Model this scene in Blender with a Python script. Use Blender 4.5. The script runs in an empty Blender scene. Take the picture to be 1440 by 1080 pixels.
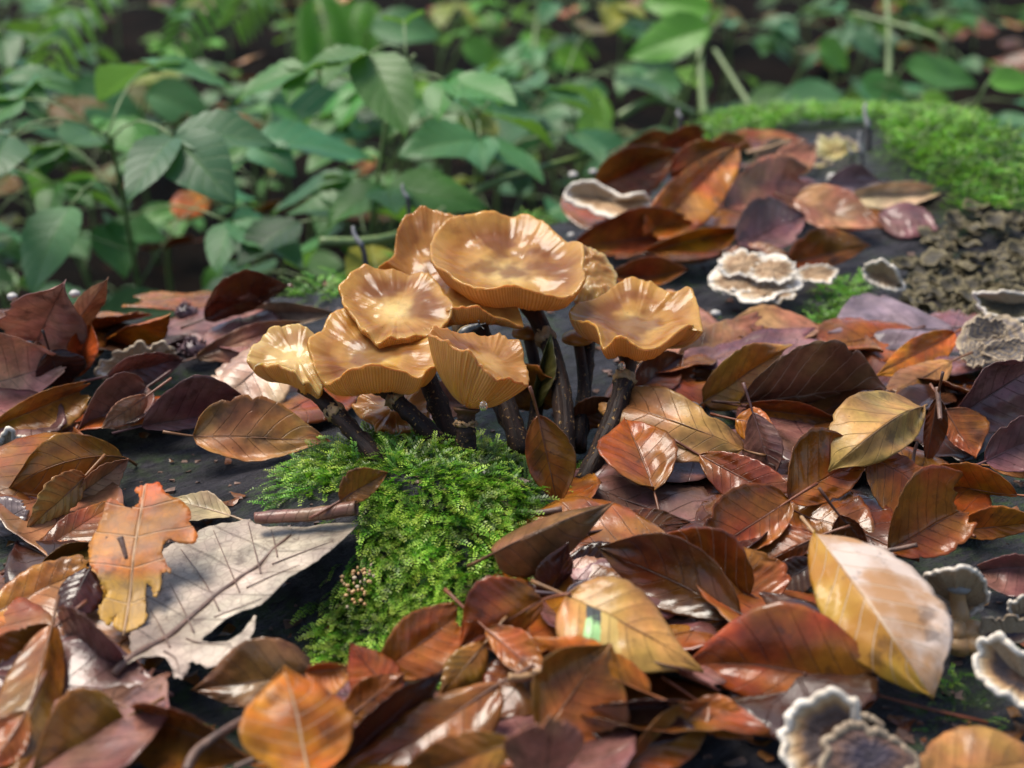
import bpy, math, random
import numpy as np
from mathutils import Vector

# ------------------------------------------------------------------ camera, sky, sun, exposure
SC = bpy.context.scene
COL = SC.collection
CM = 0.01                     # everything below is laid out in centimetres; the log's top is z = 0
ZOFF = 25.0                   # the forest floor lies 25 cm below the log's top and is z = 0 in metres
PITCH = math.radians(24.5)
HC = 21.2                     # lens height over the log in cm
FPX = 1978.0                  # focal length in pixels of the 1440 wide photograph

cam_d = bpy.data.cameras.new("camera")
cam = bpy.data.objects.new("camera", cam_d); COL.objects.link(cam)
cam.location = (0, 0, (HC + ZOFF) * CM)
cam.rotation_euler = (math.radians(90) - PITCH, 0, 0)
cam_d.sensor_width = 36.0
cam_d.lens = 36.0 * FPX / 1440.0
cam_d.clip_start = 0.01; cam_d.clip_end = 300
cam_d.dof.use_dof = True
cam_d.dof.focus_distance = 0.425
cam_d.dof.aperture_fstop = 11.0
SC.camera = cam

SUN_EL, SUN_AZ = math.radians(66), math.radians(-56)      # azimuth from +Y (ahead) towards +X
world = bpy.data.worlds.new("World"); SC.world = world; world.use_nodes = True
wn = world.node_tree.nodes; wl = world.node_tree.links
sky = wn.new("ShaderNodeTexSky"); sky.sky_type = 'NISHITA'; sky.sun_disc = False
sky.sun_elevation = SUN_EL; sky.sun_rotation = SUN_AZ
sky.air_density = 1.0; sky.dust_density = 2.5; sky.ozone_density = 1.0
bg = wn["Background"]; bg.inputs["Strength"].default_value = 0.065
wl.new(sky.outputs["Color"], bg.inputs["Color"])

sun_d = bpy.data.lights.new("sun", 'SUN'); sun_d.energy = 1.5; sun_d.angle = math.radians(32)
sun_d.color = (1.0, 0.94, 0.83)
sun = bpy.data.objects.new("sun", sun_d); COL.objects.link(sun)
sd = Vector((math.sin(SUN_AZ) * math.cos(SUN_EL), math.cos(SUN_AZ) * math.cos(SUN_EL), math.sin(SUN_EL)))
sun.rotation_euler = sd.to_track_quat('Z', 'Y').to_euler()
sun.location = (0, 0, 3)

SC.view_settings.view_transform = 'Standard'; SC.view_settings.look = 'None'
SC.view_settings.gamma = 1.0; SC.view_settings.use_curve_mapping = False
SC.view_settings.exposure = 1.72

rng = np.random.default_rng(7)
RND = random.Random(11)

# ------------------------------------------------------------------ helpers
FWD = np.array([0, math.cos(PITCH), -math.sin(PITCH)])
UPC = np.array([0, math.sin(PITCH), math.cos(PITCH)])
RGT = np.array([1.0, 0, 0])
CAMP = np.array([0, 0, HC])

def ray(px, py):
    return FWD + RGT * ((px - 720) / FPX) - UPC * ((py - 540) / FPX)
def at(px, py, h=0.0):
    """the point at height h (cm over the log) seen at this place of the photograph"""
    d = ray(px, py); t = (h - HC) / d[2]
    return CAMP + d * t
def atd(px, py, depth):
    return CAMP + ray(px, py) * depth
def nrm(v):
    v = np.asarray(v, float); l = np.linalg.norm(v, axis=-1, keepdims=True)
    return v / np.maximum(l, 1e-9)
def sstep(a, b, x):
    t = np.clip((x - a) / (b - a), 0, 1); return t * t * (3 - 2 * t)

_perm = rng.permutation(256)
_grad = rng.uniform(-1, 1, 256)
def vnoise(x, y):
    x = np.asarray(x, float); y = np.asarray(y, float)
    xi = np.floor(x).astype(int); yi = np.floor(y).astype(int)
    xf = x - xi; yf = y - yi
    u = xf * xf * (3 - 2 * xf); v = yf * yf * (3 - 2 * yf)
    h = lambda a, b: _grad[(_perm[a & 255] + b) & 255]
    return (h(xi, yi) * (1 - u) + h(xi + 1, yi) * u) * (1 - v) + (h(xi, yi + 1) * (1 - u) + h(xi + 1, yi + 1) * u) * v
def fbm(x, y, o=4):
    s = 0; a = 1.0
    for i in range(o):
        s = s + a * vnoise(x * 2 ** i + 17 * i, y * 2 ** i - 9 * i); a *= 0.5
    return s

def mesh_np(name, V, F, uv=None):
    """V n x 3 in metres; F list of index arrays (m x 3 and/or m x 4); uv per vertex n x 2"""
    F = [np.asarray(f, dtype=np.int32) for f in (F if isinstance(F, list) else [F]) if len(f)]
    me = bpy.data.meshes.new(name)
    loops = np.concatenate([f.ravel() for f in F])
    sizes = np.concatenate([np.full(len(f), f.shape[1], np.int32) for f in F])
    starts = np.concatenate([[0], np.cumsum(sizes)[:-1]]).astype(np.int32)
    me.vertices.add(len(V)); me.vertices.foreach_set("co", np.ascontiguousarray(V, dtype=np.float32).ravel())
    me.loops.add(len(loops)); me.loops.foreach_set("vertex_index", loops)
    me.polygons.add(len(sizes)); me.polygons.foreach_set("loop_start", starts)
    me.update(calc_edges=True)
    me.polygons.foreach_set("use_smooth", np.ones(len(sizes), dtype=bool))
    if uv is not None:
        l = me.uv_layers.new(name="UVMap")
        l.data.foreach_set("uv", np.ascontiguousarray(np.asarray(uv, np.float32)[loops]).ravel())
    me.update()
    return me

def put(name, V, F, mat, org, parent=None, uv=None, color=None):
    """a mesh object from world points in cm; org = the thing's base in cm"""
    org = np.asarray(org, float)
    me = mesh_np(name, (np.asarray(V, float) - org) * CM, F, uv)
    me.materials.append(mat)
    o = bpy.data.objects.new(name, me); COL.objects.link(o)
    if parent is None:
        o.location = (org[0] * CM, org[1] * CM, (org[2] + ZOFF) * CM)
    else:
        o.parent = parent
    if color is not None: o.color = color
    return o
def empty(name, org):
    o = bpy.data.objects.new(name, None); COL.objects.link(o)
    o.empty_display_size = 0.01
    o.location = (org[0] * CM, org[1] * CM, (org[2] + ZOFF) * CM)
    return o
def tag(o, label, cat, group=None, kind=None):
    o["label"] = label; o["category"] = cat
    if group: o["group"] = group
    if kind: o["kind"] = kind
    return o

def grid_faces(nu, nv, closed=False, off=0):
    """vertex index = i * nv + j, i over nu (optionally closed), j over nv"""
    iu = np.arange(nu if closed else nu - 1); jv = np.arange(nv - 1)
    I, J = np.meshgrid(iu, jv, indexing='ij'); I2 = (I + 1) % nu
    return np.stack([I * nv + J, I2 * nv + J, I2 * nv + J + 1, I * nv + J + 1], -1).reshape(-1, 4) + off
def tube(P, R, n=8, cap=True):
    P = np.asarray(P, float); R = np.broadcast_to(np.asarray(R, float), (len(P),))
    T = nrm(np.gradient(P, axis=0))
    a = np.array([0, 0, 1.0]) if abs(T[0][2]) < .9 else np.array([1.0, 0, 0])
    N = []
    for t in T:
        a = a - t * np.dot(a, t); a = a / max(np.linalg.norm(a), 1e-9); N.append(a)
    N = np.array(N); B = np.cross(T, N)
    th = np.linspace(0, 2 * np.pi, n, endpoint=False)
    V = P[:, None] + R[:, None, None] * (N[:, None] * np.cos(th)[None, :, None] + B[:, None] * np.sin(th)[None, :, None])
    V = V.reshape(-1, 3); m = len(P)
    I, J = np.meshgrid(np.arange(m - 1), np.arange(n), indexing='ij'); J2 = (J + 1) % n
    F = np.stack([I * n + J, I * n + J2, (I + 1) * n + J2, (I + 1) * n + J], -1).reshape(-1, 4)
    fs = [F]
    if cap:
        V = np.vstack([V, P[0], P[-1]]); j = np.arange(n); j2 = (j + 1) % n
        fs.append(np.concatenate([np.stack([j2, j, np.full(n, m * n)], -1),
                                  np.stack([(m - 1) * n + j, (m - 1) * n + j2, np.full(n, m * n + 1)], -1)]))
    uv = np.zeros((len(V), 2)); uv[:m * n, 1] = np.repeat(np.linspace(0, 1, m), n); uv[:m * n, 0] = np.tile(th / (2 * np.pi), m)
    return V, fs, uv
def join(parts):
    Vs, Q, T, U, k = [], [], [], [], 0
    for V, fs, uv in parts:
        Vs.append(V); U.append(uv)
        for f in fs:
            (Q if f.shape[1] == 4 else T).append(f + k)
        k += len(V)
    F = ([np.concatenate(Q)] if Q else []) + ([np.concatenate(T)] if T else [])
    return np.vstack(Vs), F, np.vstack(U)
def catmull(P, n, closed=False):
    P = np.asarray(P, float); m = len(P)
    t = np.linspace(0, m if closed else m - 1, n, endpoint=not closed)
    i = np.floor(t).astype(int)
    if not closed: i = np.minimum(i, m - 2)
    f = (t - i)[:, None]
    g = (lambda k: P[k % m]) if closed else (lambda k: P[np.clip(k, 0, m - 1)])
    a, b, c, d = g(i - 1), g(i), g(i + 1), g(i + 2)
    return 0.5 * (2 * b + (c - a) * f + (2 * a - 5 * b + 4 * c - d) * f ** 2 + (3 * b - a - 3 * c + d) * f ** 3)

# ------------------------------------------------------------------ materials
def M(name):
    m = bpy.data.materials.new(name); m.use_nodes = True
    return m, m.node_tree.nodes, m.node_tree.links, m.node_tree.nodes["Principled BSDF"]
class N:
    """small node-writing helper"""
    def __init__(s, m): s.n = m.node_tree.nodes; s.l = m.node_tree.links
    def _in(s, sock, v):
        if isinstance(v, bpy.types.NodeSocket): s.l.new(v, sock)
        elif v is not None: sock.default_value = v
    def math(s, op, a, b=None, c=None, clamp=False):
        k = s.n.new("ShaderNodeMath"); k.operation = op; k.use_clamp = clamp
        for i, v in enumerate((a, b, c)): s._in(k.inputs[i], v)
        return k.outputs[0]
    def mix(s, f, a, b, mode='MIX'):
        k = s.n.new("ShaderNodeMix"); k.data_type = 'RGBA'; k.blend_type = mode
        s._in(k.inputs[0], f); s._in(k.inputs[6], a); s._in(k.inputs[7], b)
        return k.outputs[2]
    def noise(s, vec, scale, detail=4, rough=.55, dist=0):
        k = s.n.new("ShaderNodeTexNoise"); s._in(k.inputs["Vector"], vec)
        k.inputs["Scale"].default_value = scale; k.inputs["Detail"].default_value = detail
        k.inputs["Roughness"].default_value = rough; k.inputs["Distortion"].default_value = dist
        return k.outputs[0]
    def vor(s, vec, scale):
        k = s.n.new("ShaderNodeTexVoronoi"); s._in(k.inputs["Vector"], vec); k.inputs["Scale"].default_value = scale
        return k.outputs[0]
    def ramp(s, f, stops, interp='LINEAR'):
        k = s.n.new("ShaderNodeValToRGB"); s._in(k.inputs[0], f); r = k.color_ramp; r.interpolation = interp
        while len(r.elements) < len(stops): r.elements.new(.5)
        for e, (p, c) in zip(r.elements, stops):
            e.position = p; e.color = (c, c, c, 1) if np.isscalar(c) else (*c[:3], 1)
        return k.outputs[0]
    def ss(s, v, a, b, lo=0, hi=1):
        k = s.n.new("ShaderNodeMapRange"); k.interpolation_type = 'SMOOTHSTEP'
        s._in(k.inputs[0], v)
        for i, x in enumerate((a, b, lo, hi)): s._in(k.inputs[1 + i], x)
        return k.outputs[0]
    def bump(s, h, strength, dist):
        k = s.n.new("ShaderNodeBump"); s._in(k.inputs["Height"], h)
        k.inputs["Strength"].default_value = strength; k.inputs["Distance"].default_value = dist
        return k.outputs[0]
    def coord(s, what="Object"):
        return s.n.new("ShaderNodeTexCoord").outputs[what]
    def info(s, what):
        return s.n.new("ShaderNodeObjectInfo").outputs[what]
    def vmath(s, op, a, b):
        k = s.n.new("ShaderNodeVectorMath"); k.operation = op; s._in(k.inputs[0], a)
        if op == 'SCALE': s._in(k.inputs[3], b)
        else: s._in(k.inputs[1], b)
        return k.outputs[0]
    def xyz(s, v):
        k = s.n.new("ShaderNodeSeparateXYZ"); s._in(k.inputs[0], v); return k.outputs
    def comb(s, x, y, z):
        k = s.n.new("ShaderNodeCombineXYZ")
        for i, v in enumerate((x, y, z)): s._in(k.inputs[i], v)
        return k.outputs[0]

def leaf_material(name, variant=None, veins=8.0, slant=1.7, translucent=0.16, vein_light=0.0, net=0.0):
    m, n, l, p = M(name); K = N(m)
    uv = K.xyz(K.coord("UV")); U, Vv = uv[0], uv[1]
    side = K.math('ABSOLUTE', K.math('MULTIPLY_ADD', U, 2.0, -1.0))
    rnd = K.info("Random")
    oc = K.vmath('ADD', K.coord("Object"), K.vmath('SCALE', (7.3, 3.1, 5.7), rnd))
    phase = K.math('SUBTRACT', K.math('MULTIPLY', Vv, veins), K.math('MULTIPLY', side, slant))
    wob = K.math('MULTIPLY_ADD', K.noise(oc, 60, 2), .16, -.08)
    fr = K.math('FRACT', K.math('ADD', phase, wob))
    dist = K.math('ABSOLUTE', K.math('SUBTRACT', fr, .5))           # 0.5 on a vein
    vein = K.ss(dist, .455, .49)
    mid = K.ss(side, .035, .008)
    veins_all = K.math('MAXIMUM', K.math('MULTIPLY', vein, K.ss(side, 1.0, .35, .35, 1.0)), mid)
    big = K.noise(oc, 42, 4, .6)
    fine = K.noise(oc, 900, 3, .65)
    col = K.info("Color")
    tonal = K.math('MULTIPLY', K.ss(big, .3, .72, .5, 1.4), K.ss(K.noise(oc, 150, 4, .7), .3, .7, .78, 1.22))
    hs = n.new("ShaderNodeHueSaturation"); l.new(col, hs.inputs["Color"]); hs.inputs["Fac"].default_value = 1
    l.new(tonal, hs.inputs["Value"])
    l.new(K.ss(K.noise(K.vmath('ADD', oc, (3.1, .7, 1.9)), 60, 3), .3, .7, .485, .52), hs.inputs["Hue"])
    base = hs.outputs[0]
    if variant == 'two_tone':
        pale = K.mix(K.ss(K.noise(oc, 55, 4), .44, .64), (.42, .225, .10, 1), (.60, .48, .40, 1))
        ochre = K.mix(K.ss(K.noise(oc, 60, 3), .35, .7), (.36, .155, .018, 1), (.47, .27, .035, 1))
        base = K.mix(K.ss(U, .49, .51), ochre, pale)
    if variant == 'green_stripe':
        cell = K.math('FLOOR', K.math('ADD', K.math('ADD', phase, K.math('MULTIPLY_ADD', K.noise(oc, 190, 3, .6), .5, -.25)), .5))
        ing = K.math('MULTIPLY', K.math('COMPARE', cell, 2.0, .4), K.math('GREATER_THAN', U, .5))
        edge = K.math('MULTIPLY', K.math('COMPARE', cell, 3.0, .4), K.math('GREATER_THAN', U, .5))
        grn = K.mix(K.ss(K.math('ADD', side, K.math('MULTIPLY', K.noise(oc, 210, 4, .7), .8)), .62, .70), (.05, .055, .05, 1), (.34, .58, .23, 1))
        base = K.mix(K.math('MULTIPLY', edge, .65), base, (.58, .42, .13, 1))
        base = K.mix(ing, base, grn)
    if variant == 'yellow_base':
        base = K.mix(K.ss(K.math('ADD', Vv, K.math('MULTIPLY', big, .12)), .46, .38), base, (.50, .27, .035, 1))
    # rot blotches and specks
    blot = K.ss(K.noise(K.vmath('ADD', oc, (9.1, 2.2, 4.4)), 90, 4, .7), .56, .68)
    base = K.mix(K.math('MULTIPLY', blot, .7), base, K.mix(.75, base, (.035, .016, .012, 1)))
    speck = K.ss(K.vor(oc, 520), .16, .05)
    speck = K.math('MULTIPLY', speck, K.ss(K.noise(oc, 150, 2), .56, .62))
    base = K.mix(K.math('MULTIPLY', speck, .7), base, (.03, .015, .01, 1))
    base = K.mix(K.ss(side, .93, 1.0, 0, .45), base, K.mix(.6, base, (.05, .02, .012, 1)))
    grit = K.math('MULTIPLY', K.ss(K.vor(oc, 1400), .14, .06), K.ss(K.noise(oc, 70, 3), .5, .62))
    base = K.mix(K.math('MULTIPLY', grit, .5), base, (.42, .36, .30, 1))
    if net > 0:
        ve = n.new("ShaderNodeTexVoronoi"); ve.feature = 'DISTANCE_TO_EDGE'; l.new(oc, ve.inputs["Vector"]); ve.inputs["Scale"].default_value = 330
        base = K.mix(K.math('MULTIPLY', K.ss(ve.outputs[0], .07, .02), net), base, K.mix(.6, base, (.06, .03, .02, 1)))
        base = K.mix(K.ss(K.noise(oc, 38, 5, .7), .42, .66, 0, .65), base, K.mix(.6, base, (.20, .13, .10, 1)))
    if vein_light > 0:
        base = K.mix(K.math('MULTIPLY', veins_all, vein_light), base, (.60, .44, .30, 1))
    else:
        base = K.mix(K.math('MULTIPLY', veins_all, .6), base, K.mix(.55, base, (.035, .017, .012, 1)))
    l.new(base, p.inputs["Base Color"])
    wet = K.info("Alpha")
    rough = K.math('ADD', K.math('MULTIPLY_ADD', wet, -.34, .54), K.math('MULTIPLY_ADD', K.noise(oc, 110, 4, .65), .5, -.25), None, True)
    l.new(rough, p.inputs["Roughness"])
    p.inputs["Specular IOR Level"].default_value = .24
    l.new(K.math('MULTIPLY', wet, .55), p.inputs["Coat Weight"]); p.inputs["Coat Roughness"].default_value = .14
    hgt = K.math('ADD', K.math('MULTIPLY', veins_all, -.8), K.math('ADD', K.math('MULTIPLY', fine, .22), K.math('MULTIPLY', K.noise(oc, 260, 3), .35)))
    nb = K.bump(hgt, .8, .0004); l.new(nb, p.inputs["Normal"]); l.new(nb, p.inputs["Coat Normal"])
    tr = n.new("ShaderNodeBsdfTranslucent"); l.new(K.mix(.35, base, (.55, .18, .02, 1)), tr.inputs[0])
    ms = n.new("ShaderNodeMixShader"); ms.inputs[0].default_value = translucent
    l.new(p.outputs[0], ms.inputs[1]); l.new(tr.outputs[0], ms.inputs[2])
    l.new(ms.outputs[0], n["Material Output"].inputs["Surface"])
    return m

MAT = {}
MAT['leaf'] = leaf_material("dead_leaf")
MAT['leaf_lv'] = leaf_material("dead_leaf_pale_veins", vein_light=.55)
MAT['two_tone'] = leaf_material("two_tone_leaf", 'two_tone', veins=9, vein_light=.9)
MAT['green_stripe'] = leaf_material("striped_leaf", 'green_stripe', veins=8)
MAT['oak'] = leaf_material("oak_leaf", veins=6, slant=.9, translucent=.1, net=.5)
MAT['oak_y'] = leaf_material("oak_leaf_yellow", 'yellow_base', veins=5, slant=.6, translucent=.15, vein_light=.3, net=.35)

def green_material(name):
    m, n, l, p = M(name); K = N(m)
    uv = K.xyz(K.coord("UV")); U, Vv = uv[0], uv[1]
    side = K.math('ABSOLUTE', K.math('MULTIPLY_ADD', U, 2.0, -1.0))
    phase = K.math('SUBTRACT', K.math('MULTIPLY', Vv, 7), K.math('MULTIPLY', side, 1.8))
    dist = K.math('ABSOLUTE', K.math('SUBTRACT', K.math('FRACT', phase), .5))
    vein = K.math('MAXIMUM', K.ss(dist, .44, .5), K.ss(side, .05, .01))
    rnd = K.info("Random")
    col = K.mix(rnd, K.info("Color"), K.mix(.5, K.info("Color"), (.10, .22, .06, 1)))
    col = K.mix(K.ss(K.noise(K.coord("Object"), 30, 4), .35, .7, 0, .5), col, K.mix(.5, col, (.02, .05, .015, 1)))
    col = K.mix(K.math('MULTIPLY', vein, .35), col, (.16, .30, .09, 1))
    l.new(col, p.inputs["Base Color"]); p.inputs["Roughness"].default_value = .45; p.inputs["Specular IOR Level"].default_value = .35
    l.new(K.bump(K.math('MULTIPLY', vein, -1.0), .5, .001), p.inputs["Normal"])
    tr = n.new("ShaderNodeBsdfTranslucent"); l.new(K.mix(.5, col, (.25, .5, .05, 1)), tr.inputs[0])
    ms = n.new("ShaderNodeMixShader"); ms.inputs[0].default_value = .28
    l.new(p.outputs[0], ms.inputs[1]); l.new(tr.outputs[0], ms.inputs[2])
    l.new(ms.outputs[0], n["Material Output"].inputs["Surface"])
    return m
MAT['green'] = green_material("green_leaf")

def simple(name, c1, c2, scale, rough, bump=.3, bd=.0005, bscale=None, sss=0, coat=0, usecol=False):
    m, n, l, p = M(name); K = N(m)
    oc = K.coord("Object"); f = K.noise(oc, scale, 5, .6)
    a = K.mix(K.ss(f, .3, .7), (*c1, 1), (*c2, 1))
    if usecol: a = K.mix(1.0, a, K.info("Color"), 'MULTIPLY')
    l.new(a, p.inputs["Base Color"])
    p.inputs["Roughness"].default_value = rough
    l.new(K.bump(K.noise(oc, bscale or scale * 3, 5, .65), bump, bd), p.inputs["Normal"])
    if sss: p.inputs["Subsurface Weight"].default_value = sss; p.inputs["Subsurface Radius"].default_value = (.004, .002, .001); p.inputs["Subsurface Scale"].default_value = .6
    if coat: p.inputs["Coat Weight"].default_value = coat; p.inputs["Coat Roughness"].default_value = .15
    return m
MAT['stalk'] = simple("leaf_stalk", (.5, .45, .42), (.9, .8, .75), 300, .45, usecol=True)
MAT['stalk_pale'] = simple("pale_stalk", (.30, .17, .08), (.42, .26, .13), 300, .45)
MAT['stalk_green'] = simple("green_stalk", (.10, .17, .05), (.18, .24, .08), 200, .45)
MAT['twig'] = simple("twig_bark", (.07, .04, .03), (.17, .09, .06), 250, .5, .6)
MAT['knob'] = simple("white_fungus", (.30, .28, .25), (.42, .40, .37), 300, .5, .3)
MAT['tan_lump'] = simple("tan_fungus", (.36, .20, .08), (.50, .32, .15), 120, .45, .3, sss=.2)
MAT['husk'] = simple("beech_husk", (.04, .022, .028), (.13, .07, .075), 250, .35, .6)
MAT['ashy'] = simple("grey_fungus_stalk", (.16, .155, .15), (.34, .33, .32), 150, .7)
MAT['blackfoot'] = simple("black_fungus_foot", (.02, .018, .018), (.05, .04, .04), 150, .6)

# wood of the log: dark, wet, slightly violet grey, with algae
m, n, l, p = M("wet_dark_wood"); K = N(m); oc = K.coord("Object")
st = K.vmath('MULTIPLY', oc, (1.0, .28, 1.0))
rot = n.new("ShaderNodeVectorRotate"); rot.rotation_type = 'Z_AXIS'; rot.inputs["Angle"].default_value = math.radians(-38); l.new(oc, rot.inputs["Vector"])
st = K.vmath('MULTIPLY', rot.outputs[0], (.30, 1.0, 1.0))
grain = K.noise(st, 160, 6, .68); g2 = K.noise(st, 520, 4, .6)
c = K.mix(K.ss(grain, .32, .68), (.010, .010, .013, 1), (.050, .046, .056, 1))
c = K.mix(K.ss(K.noise(oc, 26, 4), .55, .75), c, (.034, .022, .015, 1))
alg = K.math('MULTIPLY', K.ss(K.noise(oc, 17, 5, .6), .46, .62), K.ss(K.noise(oc, 210, 4, .7), .38, .62))
c = K.mix(K.math('MULTIPLY', alg, .8), c, (.045, .085, .018, 1))
l.new(c, p.inputs["Base Color"])
l.new(K.ss(K.noise(oc, 70, 4), .3, .7, .34, .7), p.inputs["Roughness"]); p.inputs["Specular IOR Level"].default_value = .3
l.new(K.bump(K.math('ADD', grain, K.math('ADD', K.math('MULTIPLY', g2, .4), K.math('MULTIPLY', K.noise(oc, 330, 5, .75), .9))), 1.0, .0045), p.inputs["Normal"])
MAT['wood'] = m

# forest floor
m, n, l, p = M("forest_soil"); K = N(m); oc = K.coord("Object")
f = K.noise(oc, 9, 6, .65)
c = K.mix(K.ss(f, .35, .65), (.002, .0016, .001, 1), (.009, .005, .003, 1))
c = K.mix(K.ss(K.vor(oc, 22), .25, .1), c, (.018, .008, .004, 1))
l.new(c, p.inputs["Base Color"]); p.inputs["Roughness"].default_value = .9; p.inputs["Specular IOR Level"].default_value = .05
l.new(K.bump(K.noise(oc, 40, 6, .7), .9, .02), p.inputs["Normal"])
MAT['soil'] = m

# moss: u = random per shoot, v = along the shoot (young tips are paler)
def moss_material(name, dark, mid, tip):
    m, n, l, p = M(name); K = N(m)
    uv = K.xyz(K.coord("UV"))
    c = K.ramp(uv[1], [(0.0, dark), (.6, mid), (1.0, tip)])
    hs = n.new("ShaderNodeHueSaturation"); l.new(c, hs.inputs["Color"])
    l.new(K.math('MULTIPLY_ADD', uv[0], .05, .475), hs.inputs["Hue"])
    patch = K.ss(K.noise(K.coord("Object"), 75, 3), .30, .66, .25, 1.35)
    l.new(K.math('MULTIPLY', K.math('MULTIPLY_ADD', uv[0], .5, .75), patch), hs.inputs["Value"])
    l.new(hs.outputs[0], p.inputs["Base Color"]); p.inputs["Roughness"].default_value = .42
    tr = n.new("ShaderNodeBsdfTranslucent"); l.new(K.mix(.4, hs.outputs[0], (.2, .5, .03, 1)), tr.inputs[0])
    ms = n.new("ShaderNodeMixShader"); ms.inputs[0].default_value = .35
    l.new(p.outputs[0], ms.inputs[1]); l.new(tr.outputs[0], ms.inputs[2])
    l.new(ms.outputs[0], n["Material Output"].inputs["Surface"])
    return m
MAT['moss'] = moss_material("moss_shoots", (.012, .045, .004), (.105, .24, .010), (.56, .72, .09))
MAT['moss_bright'] = moss_material("bright_moss_shoots", (.03, .10, .006), (.13, .32, .016), (.34, .58, .06))

# mushroom skin: u = round the cap, v = 0 at the centre .. 1 at the rim
def cap_material(name, centre, mid, rim, dark):
    m, n, l, p = M(name); K = N(m)
    uv = K.xyz(K.coord("UV")); oc = K.coord("Object")
    rad = K.math('ADD', uv[1], K.math('MULTIPLY_ADD', K.noise(oc, 55, 3), .26, -.13))
    c = K.ramp(rad, [(.14, centre), (.44, mid), (.74, rim), (.95, mid)])
    stain = K.math('MULTIPLY', K.ss(K.noise(K.vmath('ADD', oc, K.vmath('SCALE', (3.3, 1.7, 2.9), K.info("Random"))), 48, 3, .5), .47, .60), K.ss(rad, 1.0, .6, .25, 1))
    c = K.mix(K.math('MULTIPLY', stain, .8), c, (*dark, 1))
    fib = K.noise(K.comb(K.math('MULTIPLY', uv[0], 140), K.math('MULTIPLY', uv[1], 5), 0), 1.0, 4, .6)
    c = K.mix(K.math('MULTIPLY', K.ss(fib, .45, .75), .12), c, (*dark, 1))
    sp = K.math('MULTIPLY', K.ss(K.vor(oc, 420), .13, .05), K.ss(K.noise(oc, 90, 2), .55, .62))
    c = K.mix(K.math('MULTIPLY', sp, .8), c, (.06, .025, .01, 1))
    c = K.mix(K.ss(K.noise(oc, 190, 4, .7), .4, .75, 0, .35), c, (*dark, 1))
    l.new(c, p.inputs["Base Color"])
    p.inputs["Subsurface Weight"].default_value = .4
    p.inputs["Subsurface Radius"].default_value = (.008, .003, .0008); p.inputs["Subsurface Scale"].default_value = .7
    l.new(K.ss(K.noise(oc, 120, 3), .3, .7, .30, .50), p.inputs["Roughness"])
    p.inputs["Coat Weight"].default_value = .6; p.inputs["Coat Roughness"].default_value = .05; p.inputs["Specular IOR Level"].default_value = .12
    h = K.math('ADD', K.math('MULTIPLY', fib, K.ss(uv[1], .3, 1, .1, 1)), K.math('MULTIPLY', K.noise(oc, 260, 4), .6))
    nb = K.bump(h, .30, .0005); l.new(nb, p.inputs["Normal"]); l.new(nb, p.inputs["Coat Normal"])
    tr = n.new("ShaderNodeBsdfTranslucent"); l.new(K.mix(.5, c, (.85, .40, .08, 1)), tr.inputs[0])
    ms = n.new("ShaderNodeMixShader"); ms.inputs[0].default_value = .28
    l.new(p.outputs[0], ms.inputs[1]); l.new(tr.outputs[0], ms.inputs[2]); l.new(ms.outputs[0], n["Material Output"].inputs["Surface"])
    return m
MAT['cap'] = cap_material("honey_cap", (.80, .57, .21), (.54, .29, .066), (.37, .155, .026), (.15, .040, .006))
MAT['cap_pale'] = cap_material("pale_cap", (.72, .53, .20), (.62, .42, .15), (.48, .28, .085), (.30, .13, .03))
MAT['cap_brown'] = cap_material("brown_cap", (.54, .29, .075), (.43, .20, .042), (.39, .17, .034), (.14, .04, .006))
def gill_material(name, c1, c2):
    m, n, l, p = M(name); K = N(m)
    uv = K.xyz(K.coord("UV")); oc = K.coord("Object")
    gv = K.math('ABSOLUTE', K.math('SUBTRACT', K.math('FRACT', uv[0]), .5))
    c = K.mix(K.ss(gv, .08, .45), (*c1, 1), (*c2, 1))
    c = K.mix(K.ss(K.noise(oc, 90, 4), .4, .75, 0, .6), c, K.mix(.6, c, (.16, .06, .015, 1)))
    l.new(c, p.inputs["Base Color"]); p.inputs["Roughness"].default_value = .42
    p.inputs["Subsurface Weight"].default_value = .2; p.inputs["Subsurface Weight"].default_value = .6; p.inputs["Subsurface Radius"].default_value = (.008, .003, .0008); p.inputs["Subsurface Scale"].default_value = .7
    l.new(K.bump(K.noise(oc, 500, 4), .3, .0003), p.inputs["Normal"])
    tr = n.new("ShaderNodeBsdfTranslucent"); l.new(K.mix(.5, c, (.90, .45, .10, 1)), tr.inputs[0])
    ms = n.new("ShaderNodeMixShader"); ms.inputs[0].default_value = .38
    l.new(p.outputs[0], ms.inputs[1]); l.new(tr.outputs[0], ms.inputs[2]); l.new(ms.outputs[0], n["Material Output"].inputs["Surface"])
    return m
MAT['gill'] = gill_material("gills", (.70, .42, .15), (.50, .235, .055))
# stem: dark brown, pale flecks on the lower half (v 0 = foot, 1 = top)
m, n, l, p = M("dark_stem"); K = N(m); uv = K.xyz(K.coord("UV")); oc = K.coord("Object")
st = K.comb(K.math('MULTIPLY', uv[0], 14), K.math('MULTIPLY', uv[1], 6), 0)
fl = K.math('MULTIPLY', K.ss(K.noise(oc, 900, 3, .6), .60, .68), K.ss(uv[1], .85, .55))
c = K.mix(K.ss(K.noise(st, 1.0, 5), .35, .7), (.008, .004, .003, 1), (.028, .012, .007, 1))
c = K.mix(K.ss(uv[1], .72, .98), c, (.075, .032, .013, 1))
c = K.mix(K.math('MULTIPLY', fl, .9), c, (.26, .15, .05, 1))
l.new(c, p.inputs["Base Color"]); p.inputs["Specular IOR Level"].default_value = .25; p.inputs["Roughness"].default_value = .6
l.new(K.bump(K.math('ADD', K.noise(st, 2.0, 4), fl), .6, .0006), p.inputs["Normal"]); MAT['stem'] = m
MAT['ring'] = simple("stem_ring", (.16, .09, .035), (.30, .18, .07), 400, .5, .6)

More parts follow.
